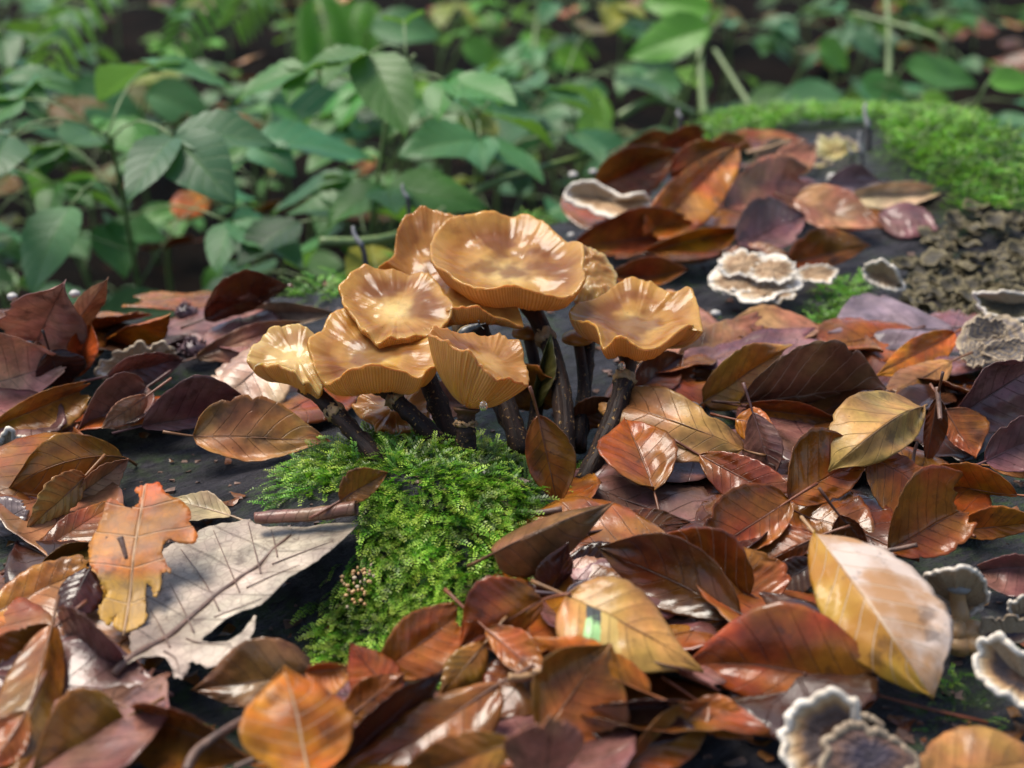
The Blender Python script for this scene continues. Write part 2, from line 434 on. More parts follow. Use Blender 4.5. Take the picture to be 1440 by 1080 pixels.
# bracket fungi: v = 0 at the attachment .. 1 at the edge
def bracket_material(name, stops, wob=.2):
    m, n, l, p = M(name); K = N(m)
    uv = K.xyz(K.coord("UV")); oc = K.coord("Object")
    r = K.math('ADD', uv[1], K.math('MULTIPLY_ADD', K.noise(oc, 120, 4), wob, -wob / 2))
    c = K.ramp(r, stops)
    fine = K.noise(oc, 700, 4, .7)
    c = K.mix(K.ss(fine, .35, .7, 0, .5), c, K.mix(.5, c, (.05, .03, .02, 1)))
    l.new(c, p.inputs["Base Color"]); p.inputs["Roughness"].default_value = .62
    zone = K.math('SINE', K.math('MULTIPLY', r, 30))
    l.new(K.bump(K.math('ADD', K.math('MULTIPLY', zone, .18), fine), .5, .0007), p.inputs["Normal"])
    return m
MAT['br_tan'] = bracket_material("tan_bracket", [(0, (.30, .19, .10)), (.35, (.42, .27, .14)), (.6, (.30, .17, .08)), (.8, (.52, .38, .23)), (.93, (.74, .68, .58))])
MAT['br_brown'] = bracket_material("brown_bracket", [(0, (.17, .09, .055)), (.25, (.20, .10, .055)), (.42, (.085, .062, .06)), (.6, (.095, .066, .058)), (.70, (.26, .145, .07)), (.80, (.46, .29, .14)), (.92, (.66, .53, .37))])
MAT['br_dark'] = bracket_material("violet_bracket", [(0, (.03, .022, .03)), (.35, (.055, .04, .055)), (.55, (.10, .06, .055)), (.75, (.19, .095, .06)), (.92, (.16, .095, .07))])
MAT['br_grey'] = bracket_material("grey_zoned_bracket", [(0, (.20, .14, .08)), (.2, (.06, .058, .07)), (.38, (.25, .18, .10)), (.52, (.065, .062, .075)), (.66, (.26, .19, .11)), (.82, (.11, .09, .085)), (.95, (.34, .26, .16))])
MAT['br_yel'] = bracket_material("yellow_bracket", [(0, (.22, .15, .05)), (.4, (.40, .30, .09)), (.7, (.50, .42, .16)), (.95, (.58, .54, .30))])
MAT['br_old'] = bracket_material("old_bracket", [(0, (.012, .011, .006)), (.4, (.040, .032, .014)), (.7, (.058, .044, .018)), (.94, (.15, .12, .05))], .3)
MAT['margin'] = simple("pale_margin", (.52, .44, .34), (.70, .63, .53), 300, .6, .3)
MAT['margin_c'] = simple("cream_margin", (.34, .25, .15), (.48, .38, .26), 300, .6, .3)
MAT['margin_d'] = simple("dull_margin", (.20, .14, .09), (.34, .26, .17), 300, .6, .3)
MAT['pores'] = simple("pore_surface", (.34, .24, .14), (.46, .35, .23), 1500, .75, .5)
m, n, l, p = M("water_drop"); p.inputs["Transmission Weight"].default_value = .9; p.inputs["Roughness"].default_value = .03
p.inputs["IOR"].default_value = 1.33; p.inputs["Base Color"].default_value = (1, .9, .72, 1); MAT['drop'] = m
m, n, l, p = M("slug_skin"); K = N(m); uv = K.xyz(K.coord("UV")); oc = K.coord("Object")
c = K.mix(K.ss(K.noise(oc, 900, 3), .4, .65), (.012, .012, .012, 1), (.045, .042, .035, 1))
stripe = K.ss(K.math('ABSOLUTE', K.math('SUBTRACT', uv[0], .5)), .10, .05)
c = K.mix(K.math('MULTIPLY', stripe, K.ss(uv[1], .72, .6)), c, (.20, .13, .045, 1))
l.new(c, p.inputs["Base Color"]); p.inputs["Roughness"].default_value = .4; p.inputs["Coat Weight"].default_value = .15; MAT['slug'] = m

# ------------------------------------------------------------------ log and forest floor
OUT = np.array([(-75, 34), (-48, 48), (-30, 52.5), (-21, 54), (-13, 56.5), (-4.5, 63), (2.5, 70.5), (6.5, 79.5), (11.5, 86), (17, 88), (22.5, 86), (26.5, 79.5), (29, 70.5), (34, 60), (46, 50), (56, 36), (62, 18), (58, 2), (40, -8), (0, -12), (-45, -8), (-72, 10)], float)
OUTC = catmull(OUT, 240, True)
def sdist(x, y):
    """distance to the log's outline, positive inside"""
    P = np.stack([np.ravel(x), np.ravel(y)], -1); A = OUTC; B = np.roll(OUTC, -1, 0)
    best = np.full(len(P), 1e9); ins = np.zeros(len(P), bool)
    for a, b in zip(A, B):
        ab = b - a; t = np.clip(((P - a) @ ab) / (ab @ ab), 0, 1)
        d = np.hypot(*(P - a - t[:, None] * ab).T); best = np.minimum(best, d)
        c = (a[1] > P[:, 1]) != (b[1] > P[:, 1])
        with np.errstate(divide='ignore', invalid='ignore'):
            xx = (b[0] - a[0]) * (P[:, 1] - a[1]) / (b[1] - a[1]) + a[0]
        ins ^= c & (P[:, 0] < xx)
    return np.where(ins, best, -best).reshape(np.shape(x))
MC = at(610, 720, 1.0)[:2]
def mound(x, y):
    """the hump under the mushrooms"""
    dx = (x - MC[0]); dy = (y - MC[1])
    q = (dx * .9 + dy * .25) / 4.3; r = dy / 5.6
    g = np.exp(-(q * q + r * r) ** 1.6)
    return 1.85 * g
BC = at(1210, 235, 0)[:2]
def zlog(x, y):
    z = -.25 + .22 * fbm(x * .11, y * .11, 3) + .05 * fbm((x * .8 + y * .6) * 1.6, (y * .8 - x * .6) * .35, 3)
    z = z + mound(x, y)
    z = z + 2.6 * np.exp(-(((x - 24) / 9) ** 2 + ((y - 73) / 9) ** 2))
    z = z - .9 * sstep(0, 4, 0 * x + (36 - y)) * np.exp(-((x + 1) / 7) ** 2)
    return z
nx, ny = 270, 240
gx = np.linspace(-74, 64, nx); gy = np.linspace(-10, 104, ny)
X, Y = np.meshgrid(gx, gy, indexing='ij'); SD = sdist(X, Y)
Z = zlog(X, Y)
edge = sstep(3.5, -7.0, SD + .9 * fbm(X * .35, Y * .35, 3))
Z = Z - edge ** 1.6 * 26.5
F = grid_faces(nx, ny)
keep = SD.ravel()[F].max(1) > -9
V = np.stack([X.ravel(), Y.ravel(), Z.ravel()], -1)
log_o = put("fallen_log", V, F[keep], MAT['wood'], (0, 45, 0))
tag(log_o, "broad dark wet rotting log that carries the mushrooms and fallen leaves", "log")

gr = 110; a = np.linspace(-1, 1, gr); a = np.sign(a) * np.abs(a) ** 3 * 3000
GX, GY = np.meshgrid(a, a + 100, indexing='ij')
GZ = -25 + np.where(np.hypot(GX, GY - 100) < 400, 1.4 * fbm(GX * .03, GY * .03, 3), 0)
ground = put("forest_floor", np.stack([GX.ravel(), GY.ravel(), GZ.ravel()], -1), grid_faces(gr, gr), MAT['soil'], (0, 100, -25))
ground["kind"] = "structure"; ground["label"] = "dark brown forest floor behind the log"

# ------------------------------------------------------------------ leaves
def beech_profile(v):
    v = np.clip(v, 0, 1)
    return np.maximum(np.sin(np.pi * v ** .84), 0) ** (.62 + .62 * v)
def green_profile(v):
    return np.sin(np.pi * np.clip(v, 0, 1) ** .78) ** .85

def leaf_mesh(B, T, S1, S2, Mp=None, prof=None, nu=25, nv=33, veins=8.0, slant=1.7, corr=.045, wave=.06, curl=0.0, seed=0, wl=None, wr=None, rag=.03, vs=.45, tear=.25):
    """A leaf blade between base B and tip T with half-blade edges through S1 and S2 at its widest."""
    r = np.random.default_rng(seed)
    B, T, S1, S2 = (np.asarray(q, float) for q in (B, T, S1, S2))
    wide_at = r.uniform(.70, 1.0); blunt = r.uniform(-.12, .30); vcut = r.uniform(.66, .92) if (r.random() < tear and wl is None) else 1.0
    prof = prof or (lambda v: np.maximum(np.sin(np.pi * (np.clip(v, 0, 1) * vcut) ** wide_at), 0) ** (.60 + blunt * .3 + (.62 - blunt) * v))
    C = (2 * np.asarray(Mp, float) - (B + T) / 2) if Mp is not None else (B + T) / 2
    bez = lambda v: (1 - v)[..., None] ** 2 * B + 2 * ((1 - v) * v)[..., None] * C + (v ** 2)[..., None] * T
    L = np.linalg.norm(T - B)
    m0 = bez(np.array([vs]))[0]
    d1, d2 = S1 - m0, S2 - m0
    ch = nrm(T - B)
    d1 = d1 - ch * np.dot(d1, ch); d2 = d2 - ch * np.dot(d2, ch)
    nn = nrm(np.cross(d2 - d1, ch)); 
    if nn[2] < 0: nn = -nn
    u = np.linspace(-1, 1, nu); v = np.linspace(0, 1, nv)
    U, Vv = np.meshgrid(u, v, indexing='ij')
    au = np.abs(U)
    pv = prof(v) / prof(np.array([vs]))[0]
    ph1, ph2, ph3 = r.uniform(0, 6.28, 3)
    if wl is not None:
        wL = np.interp(v, *wl); wR = np.interp(v, *wr)
    else:
        wL = pv; wR = pv
    W = np.where(U < 0, wL[None, :], wR[None, :])
    phase = Vv * veins - au * slant
    for _ in range(r.integers(0, 4)):
        v0 = r.uniform(.15, .85); sg_ = r.choice([-1, 1]); W = np.where(U * sg_ > 0, W * (1 - r.uniform(.04, .16) * np.exp(-((Vv - v0) / r.uniform(.012, .04)) ** 2)), W)
    W = W * (1 + .35 * rag * np.sin(2 * np.pi * phase) * (au > .9) + rag * (vnoise(Vv * 5 + seed * 3.7, np.sign(U) * 5 + .5) + .6 * vnoise(Vv * 16 + seed * 1.7, np.sign(U) * 5 + .5)) * au)
    ax = np.where(U[..., None] < 0, d1, d2) * (au * W)[..., None]
    hw = (np.linalg.norm(d1) + np.linalg.norm(d2)) / 2
    P = bez(Vv) + ax
    taper = np.sqrt(np.clip(W, 0, 1))
    cz = corr * (np.abs(np.sin(np.pi * (phase + .5))) - .6) * np.sqrt(au) * taper
    wz = wave * au ** 2 * (np.sin(Vv * 7.5 + ph1 + np.sign(U) * ph2) + .5 * np.sin(Vv * 14 + ph3)) * taper * min(1, L / 6)
    bz = .085 * hw * fbm(U * 1.1 + ph1, Vv * 2.2 + ph2, 2) + .03 * hw * vnoise(U * 3 + ph2, Vv * 6 + ph3) * au + .07 * hw * (np.abs(vnoise(U * 1.4 + ph3 * 3, Vv * 3.1 + ph1)) - .3)
    if vcut < 1:
        P = P + ch * (L * .10 * (fbm(U * 2.3 + ph1, 0 * U + ph2, 3)) * sstep(.75, 1, Vv))[..., None]
    P = P + nn * (cz + wz + bz + curl * hw * au ** 3 * taper)[..., None]
    uv = np.stack([(U + 1) / 2, Vv], -1)
    mid = bez(np.linspace(0, .93, 14)) + nn * (.085 * hw * fbm(ph1 + np.zeros(14), np.linspace(0, .93, 14) * 2.2 + ph2, 2))[:, None]
    return P.reshape(-1, 3), grid_faces(nu, nv), uv.reshape(-1, 2), mid, nn, L

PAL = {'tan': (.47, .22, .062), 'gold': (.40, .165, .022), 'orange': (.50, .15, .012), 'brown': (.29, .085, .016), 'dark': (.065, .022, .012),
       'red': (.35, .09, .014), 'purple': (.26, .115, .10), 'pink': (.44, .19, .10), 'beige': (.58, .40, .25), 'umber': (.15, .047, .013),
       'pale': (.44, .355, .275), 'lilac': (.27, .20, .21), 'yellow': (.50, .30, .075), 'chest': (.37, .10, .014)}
LEAVES = []
def add_leaf(B, T, S1, S2=None, col='brown', label='', wet=.6, Mp=None, mat='leaf', stalk=1.0, sd=None, name="beech_leaf", res=(25, 33), group=None, curl=None, wave=.11, thick=.02, stalk_mat='stalk', **kw):
    seed = len(LEAVES) + 1
    r = np.random.default_rng(seed + 500)
    B, T, S1 = (np.asarray(q, float) for q in (B, T, S1))
    m0 = np.asarray(Mp, float) if Mp is not None else B + (T - B) * .45
    if S2 is None: S2 = 2 * m0 - S1
    if curl is None: curl = r.uniform(-.2, .3)
    V, F, uv, mid, nn, L = leaf_mesh(B, T, S1, S2, Mp, nu=res[0], nv=res[1], seed=seed, curl=curl, wave=wave, **kw)
    c = np.array(PAL[col] if isinstance(col, str) else col) * (.80 if col in ('tan', 'beige', 'yellow', 'pale', 'orange') else .80) * r.uniform(.88, 1.12) * np.array([1.02, 1.0 * r.uniform(.94, 1.06), 1.0 * r.uniform(.9, 1.1)])
    org = (V.min(0) + V.max(0)) / 2; org[2] = V[:, 2].min()
    o = put(name, V, F, MAT[mat], org, uv=uv, color=(*c, float(np.clip(wet + r.uniform(-.12, .12), 0, 1))))
    s = o.modifiers.new("thickness", 'SOLIDIFY'); s.thickness = thick * CM; s.offset = 0
    tag(o, label, "leaf", group)
    # stalk running on as the midrib
    if stalk is not None:
        t0 = nrm(mid[0] - mid[1]); sdv = nrm(np.asarray(sd, float)) if sd is not None else nrm(t0 + nn * r.uniform(-.1, .35) + .25 * r.normal(size=3) * np.array([1, 1, .2]))
        q = np.linspace(1, 0, 6)[1:-1] if False else np.array([1, .75, .5, .25])
        st = mid[0] + t0 * (q * stalk)[:, None] * .6 + sdv * ((q ** 1.5) * stalk)[:, None] * .4
        P = np.vstack([st, mid + nn * .004])
        R = np.concatenate([np.linspace(.055, .04, 4), np.linspace(.034, .008, len(mid))])
        V2, F2, uv2 = tube(P, R, 6)
        put("stalk", V2, F2, MAT[stalk_mat], org, parent=o, uv=uv2, color=(*(c * .7 + .012), 1))
    LEAVES.append((o, V.mean(0)))
    return o
def LF(B, T, S1, S2=None, **kw):
    """a leaf from places in the photograph (px, py, height in cm over the log)"""
    Mp = kw.pop('M', None)
    return add_leaf(at(*B), at(*T), at(*S1), at(*S2) if S2 else None, Mp=at(*Mp) if Mp else None, **kw)

# ------------------------------------------------------------------ mushrooms
def cap_surface(center, rim, p, ns, na, lip=.05):
    """loft from a centre to a closed rim: sideways evenly, along the cap's axis with power p"""
    rc = catmull(rim, na, True)
    q = rc - rc.mean(0); ax = np.linalg.svd(q)[2][2]
    if ax[2] < 0: ax = -ax
    return rc, ax
def mushroom(c, d, rim, under, foot, R=.32, mat='cap', p=3.0, label='', depth_gain=1.0, ngill=145, ring=.70, lin=.2, pu=7, bend=(0, 0, 0), seed=1, dd=None, wrinkle=.0):
    r = np.random.default_rng(seed)
    rim = np.array(rim, float)
    x0, x1 = rim[:, 0].min(), rim[:, 0].max(); y0, y1 = rim[:, 1].min(), rim[:, 1].max()
    rad = (x1 - x0) / 2 / (FPX / d)
    ang = np.arctan2(-(rim[:, 1] - (y0 + y1) / 2) / ((y1 - y0) / 2), (rim[:, 0] - (x0 + x1) / 2) / ((x1 - x0) / 2))
    dep = d + rad * .92 * np.sin(ang) * depth_gain
    if dd is not None: dep = d + np.array(dd)
    R3 = np.array([atd(px, py, q) for (px, py), q in zip(rim[:, :2], dep)])
    C = atd(c[0], c[1], d); Ud = atd(under[0], under[1], d + .15)
    F0 = at(foot[0], foot[1], foot[2])
    na, ns = 220, 34
    rc, ax = cap_surface(C, R3, p, ns, na)
    # fine unevenness of the rim
    th = np.linspace(0, 2 * np.pi, na, endpoint=False)
    jit = .19 * vnoise(np.cos(th) * 3.6 + seed * 9, np.sin(th) * 3.6) + .04 * vnoise(np.cos(th) * 14 + seed * 5, np.sin(th) * 14)
    rc = rc + ax * jit[:, None] + nrm(rc - C) * (jit[::-1, None] * .6)
    s = np.linspace(0, 1, ns)
    def loft(C0, rc, p):
        D = rc - C0; axial = (D @ ax)[:, None] * ax; perp = D - axial
        return C0 + perp[:, None] * s[None, :, None] + axial[:, None] * (s[None, :, None] ** p)
    top = loft(C, rc, p)
    wob = .16 * vnoise(top[..., 0] * 1.1 + seed * 7, top[..., 1] * 1.1) + .035 * vnoise(top[..., 0] * 3 + seed, top[..., 1] * 3) + wrinkle * vnoise(top[..., 0] * 4.5 + seed, top[..., 1] * 4.5)
    top = top + ax * (wob * np.sin(np.pi * s)[None, :])[..., None]
    org = F0.copy()
    root = empty("mushroom", org)
    uv = np.stack(np.broadcast_arrays(np.linspace(0, 1, na)[:, None], s[None, :]), -1)
    # rounded lip beyond the rim
    out = nrm(rc - C); out = nrm(out - ax * (out @ ax)[:, None])
    lipr = np.stack([rc + out * .035 - ax * .02, rc + out * .045 - ax * .07], 1)
    topv = np.concatenate([top, lipr], 1)
    uvt = np.concatenate([uv, np.stack(np.broadcast_arrays(np.linspace(0, 1, na)[:, None], np.array([1.0, 1.0])[None]), -1)], 1)
    nvt = ns + 2
    cap = put("cap", topv.reshape(-1, 3), grid_faces(na, nvt, True), MAT[mat], org, root, uvt.reshape(-1, 2))
    # gills: radial ridges under the cap
    ng = ngill * 6
    rcg = catmull(R3, ng, True); thg = np.linspace(0, 2 * np.pi, ng, endpoint=False)
    jg = .19 * vnoise(np.cos(thg) * 3.6 + seed * 9, np.sin(thg) * 3.6) + .04 * vnoise(np.cos(thg) * 14 + seed * 5, np.sin(thg) * 14)
    rcg = rcg + ax * jg[:, None] + nrm(rcg - C) * (jg[::-1, None] * .6)
    og = nrm(rcg - C); og = nrm(og - ax * (og @ ax)[:, None])
    rcg = rcg + og * .045 - ax * .07
    nsg = 26; sg = 1 - (1 - np.linspace(.0, 1, nsg)) ** 1.5 * .9
    D = rcg - Ud; axial = (D @ ax)[:, None] * ax; perp = D - axial
    un = Ud + perp[:, None] * sg[None, :, None] + axial[:, None] * ((1 - lin) * sg[None, :, None] ** pu + lin * sg[None, :, None] ** 1.4)
    Nn = nrm(np.cross(np.gradient(un, axis=0), np.gradient(un, axis=1)))
    if np.mean((Nn * ax).sum(-1)) > 0: Nn = -Nn
    gph = thg / (2 * np.pi) * ngill + .5 * vnoise(np.cos(thg) * 3, np.sin(thg) * 3 + seed)
    gw = np.abs(np.sin(np.pi * gph)) ** .8
    amp = .05 * np.sin(np.pi * np.clip(sg * .93 + .05, 0, 1)) ** .5
    amp = amp[None] * (.75 + .5 * vnoise(gph[:, None] * .9, sg[None] * 4 + seed))
    un = un + Nn * (gw[:, None] * amp)[..., None]
    uvg = np.stack(np.broadcast_arrays((gph + .5)[:, None], sg[None]), -1)
    put("gills", un.reshape(-1, 3), grid_faces(ng, nsg, True), MAT['gill'], org, root, uvg.reshape(-1, 2))
    # stem
    n = 26; t = np.linspace(0, 1, n)
    mid = (F0 + Ud) / 2 + np.array(bend, float)
    cc = 2 * mid - (F0 + Ud) / 2
    P = (1 - t)[:, None] ** 2 * (F0 - [0, 0, .5]) + 2 * (t * (1 - t))[:, None] * cc + (t ** 2)[:, None] * (Ud - ax * .06)
    rr = R * (1.08 - .22 * t + .5 * sstep(.86, 1.0, t)) * (1 + .05 * r.normal(size=n))
    V, Fs, uv2 = tube(P, rr, 18)
    V[:n * 18] += (nrm(V[:n * 18] - np.repeat(P, 18, 0)) * (.018 * r.normal(size=(n * 18, 1))))
    stem = put("stem", V, Fs, MAT['stem'], org, root, uv2)
    if ring:
        k = np.interp(np.linspace(ring - .03, ring + .055, 5), t, np.arange(n))
        Pr = np.stack([np.interp(k, np.arange(n), P[:, i]) for i in range(3)], -1)
        V, Fs, uv3 = tube(Pr, R * np.array([.98, 1.12, 1.10, 1.03, .92]), 26)
        V[:-2] += .035 * r.normal(size=(len(V) - 2, 3))
        put("ring", V, Fs, MAT['ring'], org, stem, uv3)
    tag(root, label, "mushroom", "honey-coloured mushrooms in the cluster on the log")
    return root, ax

mushroom((712, 384), 47.5, [(821, 372), (815, 345), (790, 332), (765, 315), (735, 303), (700, 298), (665, 302), (638, 310), (618, 325), (607, 347), (610, 372), (640, 390), (680, 403), (715, 397), (745, 404), (780, 408), (806, 413), (818, 395)],
         (735, 413), (792, 628, 1.0), label="large round saucer-shaped mushroom at the top of the cluster, pale yellow wet centre", seed=1, bend=(.5, 0, 0))
mushroom((605, 385), 50.0, [(665, 330), (648, 308), (620, 295), (597, 290), (578, 298), (562, 320), (556, 338), (545, 365), (537, 378), (560, 400), (600, 410), (640, 400), (662, 365)],
         (620, 402), (735, 610, 1.0), label="mushroom with a tall upturned back rim, rearmost left of the large round one", seed=2, mat='cap_brown')
mushroom((558, 440), 45.2, [(632, 432), (615, 398), (590, 382), (560, 381), (530, 375), (503, 378), (482, 398), (480, 415), (490, 435), (508, 458), (525, 474), (540, 479), (562, 470), (585, 474), (605, 470), (625, 455)],
         (570, 460), (642, 618, 1.4), label="wavy tan mushroom cap drooping over the wide one in front of it", seed=3, ring=None)
mushroom((645, 424), 46.6, [(735, 456), (718, 420), (680, 385), (640, 380), (600, 385), (575, 408), (565, 428), (582, 446), (600, 459), (617, 447), (640, 432), (670, 432), (702, 443)],
         (668, 440), (735, 620, 1.2), label="mushroom with brown-stained hollow and arched gilled rim just above the slug", seed=4, mat='cap_brown', ring=None)
mushroom((525, 500), 43.6, [(613, 512), (608, 485), (585, 462), (550, 447), (515, 440), (487, 437), (465, 448), (448, 465), (435, 487), (442, 510), (455, 530), (478, 534), (497, 518), (530, 513), (565, 518), (588, 531), (600, 516)],
         (535, 538), (648, 632, 1.55), label="wide bowl-shaped mushroom at the front with a scalloped gilled rim and yellow centre", seed=5, bend=(-.3, 0, .2), R=.28)
mushroom((418, 505), 43.6, [(462, 505), (452, 475), (428, 461), (400, 460), (378, 465), (360, 478), (351, 500), (355, 515), (375, 511), (395, 512), (415, 521), (432, 538), (448, 545), (460, 530)],
         (432, 538), (566, 668, 1.3), label="leftmost mushroom, pale cream and glossy inside, on a long slanting stem", seed=6, mat='cap_pale', bend=(-.1, 0, .1), ring=.66, R=.29)
mushroom((690, 512), 42.2, [(742, 539), (739, 512), (731, 489), (713, 476), (685, 474), (655, 470), (630, 464), (612, 464), (606, 472), (624, 479), (648, 491), (674, 510), (697, 533), (722, 535)],
         (657, 572), (658, 642, 1.6), label="small mushroom tilted sideways showing its ribbed gills, a drop hanging below", seed=7, mat='cap_brown', pu=2.6, lin=.55, ngill=95, dd=[-.3, .3, .9, 1.3, 1.4, 1.2, .8, .3, -.2, -.7, -1.1, -1.3, -1.3, -.9], bend=(-.05, 0, 0))
mushroom((890, 458), 46.3, [(986, 465), (979, 430), (965, 407), (942, 414), (925, 402), (905, 392), (880, 392), (862, 405), (840, 424), (806, 432), (803, 445), (822, 452), (840, 462), (850, 484), (868, 474), (885, 478), (905, 491), (930, 480), (955, 463), (972, 458)],
         (884, 483), (818, 662, .6), label="rightmost mushroom with a deeply notched wavy rim and pale round middle", seed=8, bend=(.35, 0, 0), ring=.72)
mushroom((832, 380), 49.2, [(866, 405), (863, 380), (850, 360), (827, 347), (808, 355), (800, 380), (805, 412), (825, 434), (845, 432), (858, 417)],
         (834, 415), (815, 615, .6), label="small pale wrinkled mushroom between the large round one and the notched one", seed=9, mat='cap_pale', R=.24, ring=None, wrinkle=.12)
mushroom((555, 572), 45.6, [(606, 566), (590, 548), (550, 545), (512, 552), (500, 570), (515, 592), (540, 605), (570, 609), (596, 596)],
         (557, 592), (574, 672, 1.2), label="small half-hidden mushroom tucked beneath the wide bowl-shaped cap", seed=10, mat='cap_brown', R=.22, ring=None, pu=3, lin=.5)

# young thin stems rising behind, their caps hidden under the others
for i, (a_, b_, c_, lab) in enumerate([((742, 470), (748, 605, .8), .22, "thin dark mushroom stem behind the sideways mushroom"),
                                       ((812, 478), (808, 612, .8), .2, "thin brown mushroom stem left of the notched mushroom's stem")]):
    A = atd(a_[0], a_[1], 48); B = at(*b_); t = np.linspace(0, 1, 18)[:, None]
    P = B - [0, 0, .4] + (A - B + [0, 0, .4]) * t + np.array([.25, .1, 0]) * np.sin(t * np.pi)
    V, Fs, uv = tube(P, c_ * (1.1 - .2 * t[:, 0]), 14)
    o = empty("mushroom", B); put("stem", V, Fs, MAT['stem'], B, o, uv)
    V, Fs, uv = tube(np.array([A - [0, 0, .1], A, A + [0, 0, .15], A + [0, 0, .28], A + [0, 0, .34]]), np.array([.25, .55, .52, .3, .05]), 20); put("cap", V, Fs, MAT['cap_brown'], B, o, uv)
    tag(o, lab, "mushroom", "young mushrooms in the cluster")

# drops under two caps
for (px, py, dp, lab) in [(680, 572, 41.3, "water drop hanging under the sideways mushroom's gills"), (874, 516, 45.0, "water drop hanging under the notched mushroom's front rim")]:
    c = atd(px, py, dp); nth, nph = 16, 12
    th = np.linspace(0, 2 * np.pi, nth, endpoint=False); ph = np.linspace(.02, np.pi - .02, nph)
    TH, PH = np.meshgrid(th, ph, indexing='ij'); rr = .13
    V = np.stack([rr * np.sin(PH) * np.cos(TH), rr * np.sin(PH) * np.sin(TH), rr * np.cos(PH) * np.where(PH < 1.57, 1.5, 1)], -1).reshape(-1, 3) + c
    o = put("water_drop", V, grid_faces(nth, nph, True), MAT['drop'], c); tag(o, lab, "drop", "drops under the caps")

# slug on the gills
sp = catmull([atd(652, 492, 44.6), atd(650, 482, 44.4), atd(652, 471, 44.3), atd(660, 464, 44.3), atd(669, 460, 44.3), atd(675, 457, 44.3)], 26)
rr = .24 * np.array([.25, .6, .85, 1, 1, .95, .85, .7, .6, .5, .42, .3]); rr = np.interp(np.linspace(0, 1, 26), np.linspace(0, 1, 12), rr)
parts = [tube(sp, rr, 16)]
for (ex, ey) in ((683, 455), (681, 463), (673, 451)):
    e = atd(ex, ey, 44.2); s0 = sp[-2]
    parts.append(tube(np.linspace(s0, e, 6), np.array([.05, .03, .02, .018, .018, .03]), 8))
V, Fs, uv = join(parts)
o = put("slug", V, Fs, MAT['slug'], sp[0], uv=uv)
tag(o, "tiny dark slug with stretched tentacles crawling on the gills", "slug")

# ------------------------------------------------------------------ moss
def shoot_template(nl, curve, length, seed, wide=.19):
    """one feathery shoot: leaflets in pairs along a bent stem. Rows: verts (local), tris, v"""
    r = np.random.default_rng(seed)
    t = np.linspace(.04, 1, nl)
    sx = length * np.sin(curve * t) / curve; sz = length * (1 - np.cos(curve * t)) / curve
    V, F, U = [], [], []
    for i in range(nl):
        P = np.array([sx[i], 0, -sz[i]]); d = np.array([math.cos(curve * t[i]), 0, -math.sin(curve * t[i])])
        up = np.array([math.sin(curve * t[i]), 0, math.cos(curve * t[i])])
        ln = wide * (1.0 - .55 * t[i] ** 2) * r.uniform(.75, 1.2)
        for s in (-1, 1):
            a = nrm(d * r.uniform(.5, .95) + np.array([0, s, 0]) * r.uniform(.7, 1) + up * r.uniform(.05, .6))
            b = nrm(np.cross(a, up)); k = len(V)
            V += [P, P + a * ln * .5 + b * ln * .22, P + a * ln, P + a * ln * .5 - b * ln * .22]
            F += [(k, k + 1, k + 2), (k, k + 2, k + 3)]
            U += [t[i] * .8, t[i] * .85 + .08, t[i] * .8 + .2, t[i] * .85 + .08]
    a = np.array([sx[-1], 0, -sz[-1]])
    return np.array(V), np.array(F), np.array(U)
def moss(name, pts, zf, mat, label, nl=11, length=(.6, 1.15), flow=None, wide=.19, rise=(.15, 1.0), thing=False, tilt_down=.5, seed=3):
    """pts: k x 2 places (cm)"""
    r = np.random.default_rng(seed)
    T = [shoot_template(nl, c, 1.0, 40 + i, wide) for i, c in enumerate((.5, .9, 1.3, .7, 1.1))]
    Vs, Fs, Us, k = [], [], [], 0
    e = .15
    for (x, y) in pts:
        z = float(zf(x, y)); gx_ = float(zf(x + e, y) - zf(x - e, y)) / (2 * e); gy_ = float(zf(x, y + e) - zf(x, y - e)) / (2 * e)
        nz = nrm([-gx_, -gy_, 1.0])
        down = np.array([-gx_, -gy_, 0.0])
        fl = down * 1.2 + (np.asarray(flow(x, y)) if flow else 0) + r.normal(size=3) * np.array([.55, .55, .1])
        h = nrm(fl * np.array([1, 1, 0]) + 1e-4)
        d = nrm(h + nz * r.uniform(*rise))
        side = nrm(np.cross(nz, d)); up = np.cross(d, side)
        V, F, U = T[r.integers(len(T))]; L = r.uniform(*length)
        A = np.stack([d, side, up])
        P = (V * L) @ A + np.array([x, y, z - .08])
        Vs.append(P); Fs.append(F + k); k += len(V)
        Us.append(np.stack([np.full(len(V), r.random()), np.clip(U, 0, 1)], -1))
    V = np.vstack(Vs); F = np.vstack(Fs); U = np.vstack(Us)
    org = V.mean(0); org[2] = V[:, 2].min()
    o = put(name, V, F, MAT[mat], org, uv=U)
    o.data.polygons.foreach_set("use_smooth", np.zeros(len(F), dtype=bool))
    o["kind"] = "stuff"; o["label"] = label; o["category"] = "moss"
    return o
def inside(poly, X, Y):
    ins = np.zeros(np.shape(X), bool); P = np.asarray(poly)
    for a, b in zip(P, np.roll(P, -1, 0)):
        with np.errstate(divide='ignore', invalid='ignore'):
            c = ((a[1] > Y) != (b[1] > Y)) & (X < (b[0] - a[0]) * (Y - a[1]) / (b[1] - a[1]) + a[0])
        ins ^= c
    return ins
def poly_pts(poly_px, dens, h=0.0, seed=0, soft=.35):
    """random places inside a patch given by its outline in the photograph"""
    r = np.random.default_rng(seed)
    P = np.array([at(x, y, h)[:2] for x, y in poly_px])
    lo, hi = P.min(0), P.max(0); n = int(np.prod(hi - lo) * dens)
    q = r.uniform(lo, hi, (n, 2)); qq = q + r.normal(size=q.shape) * soft
    return q[inside(P, qq[:, 0], qq[:, 1])]
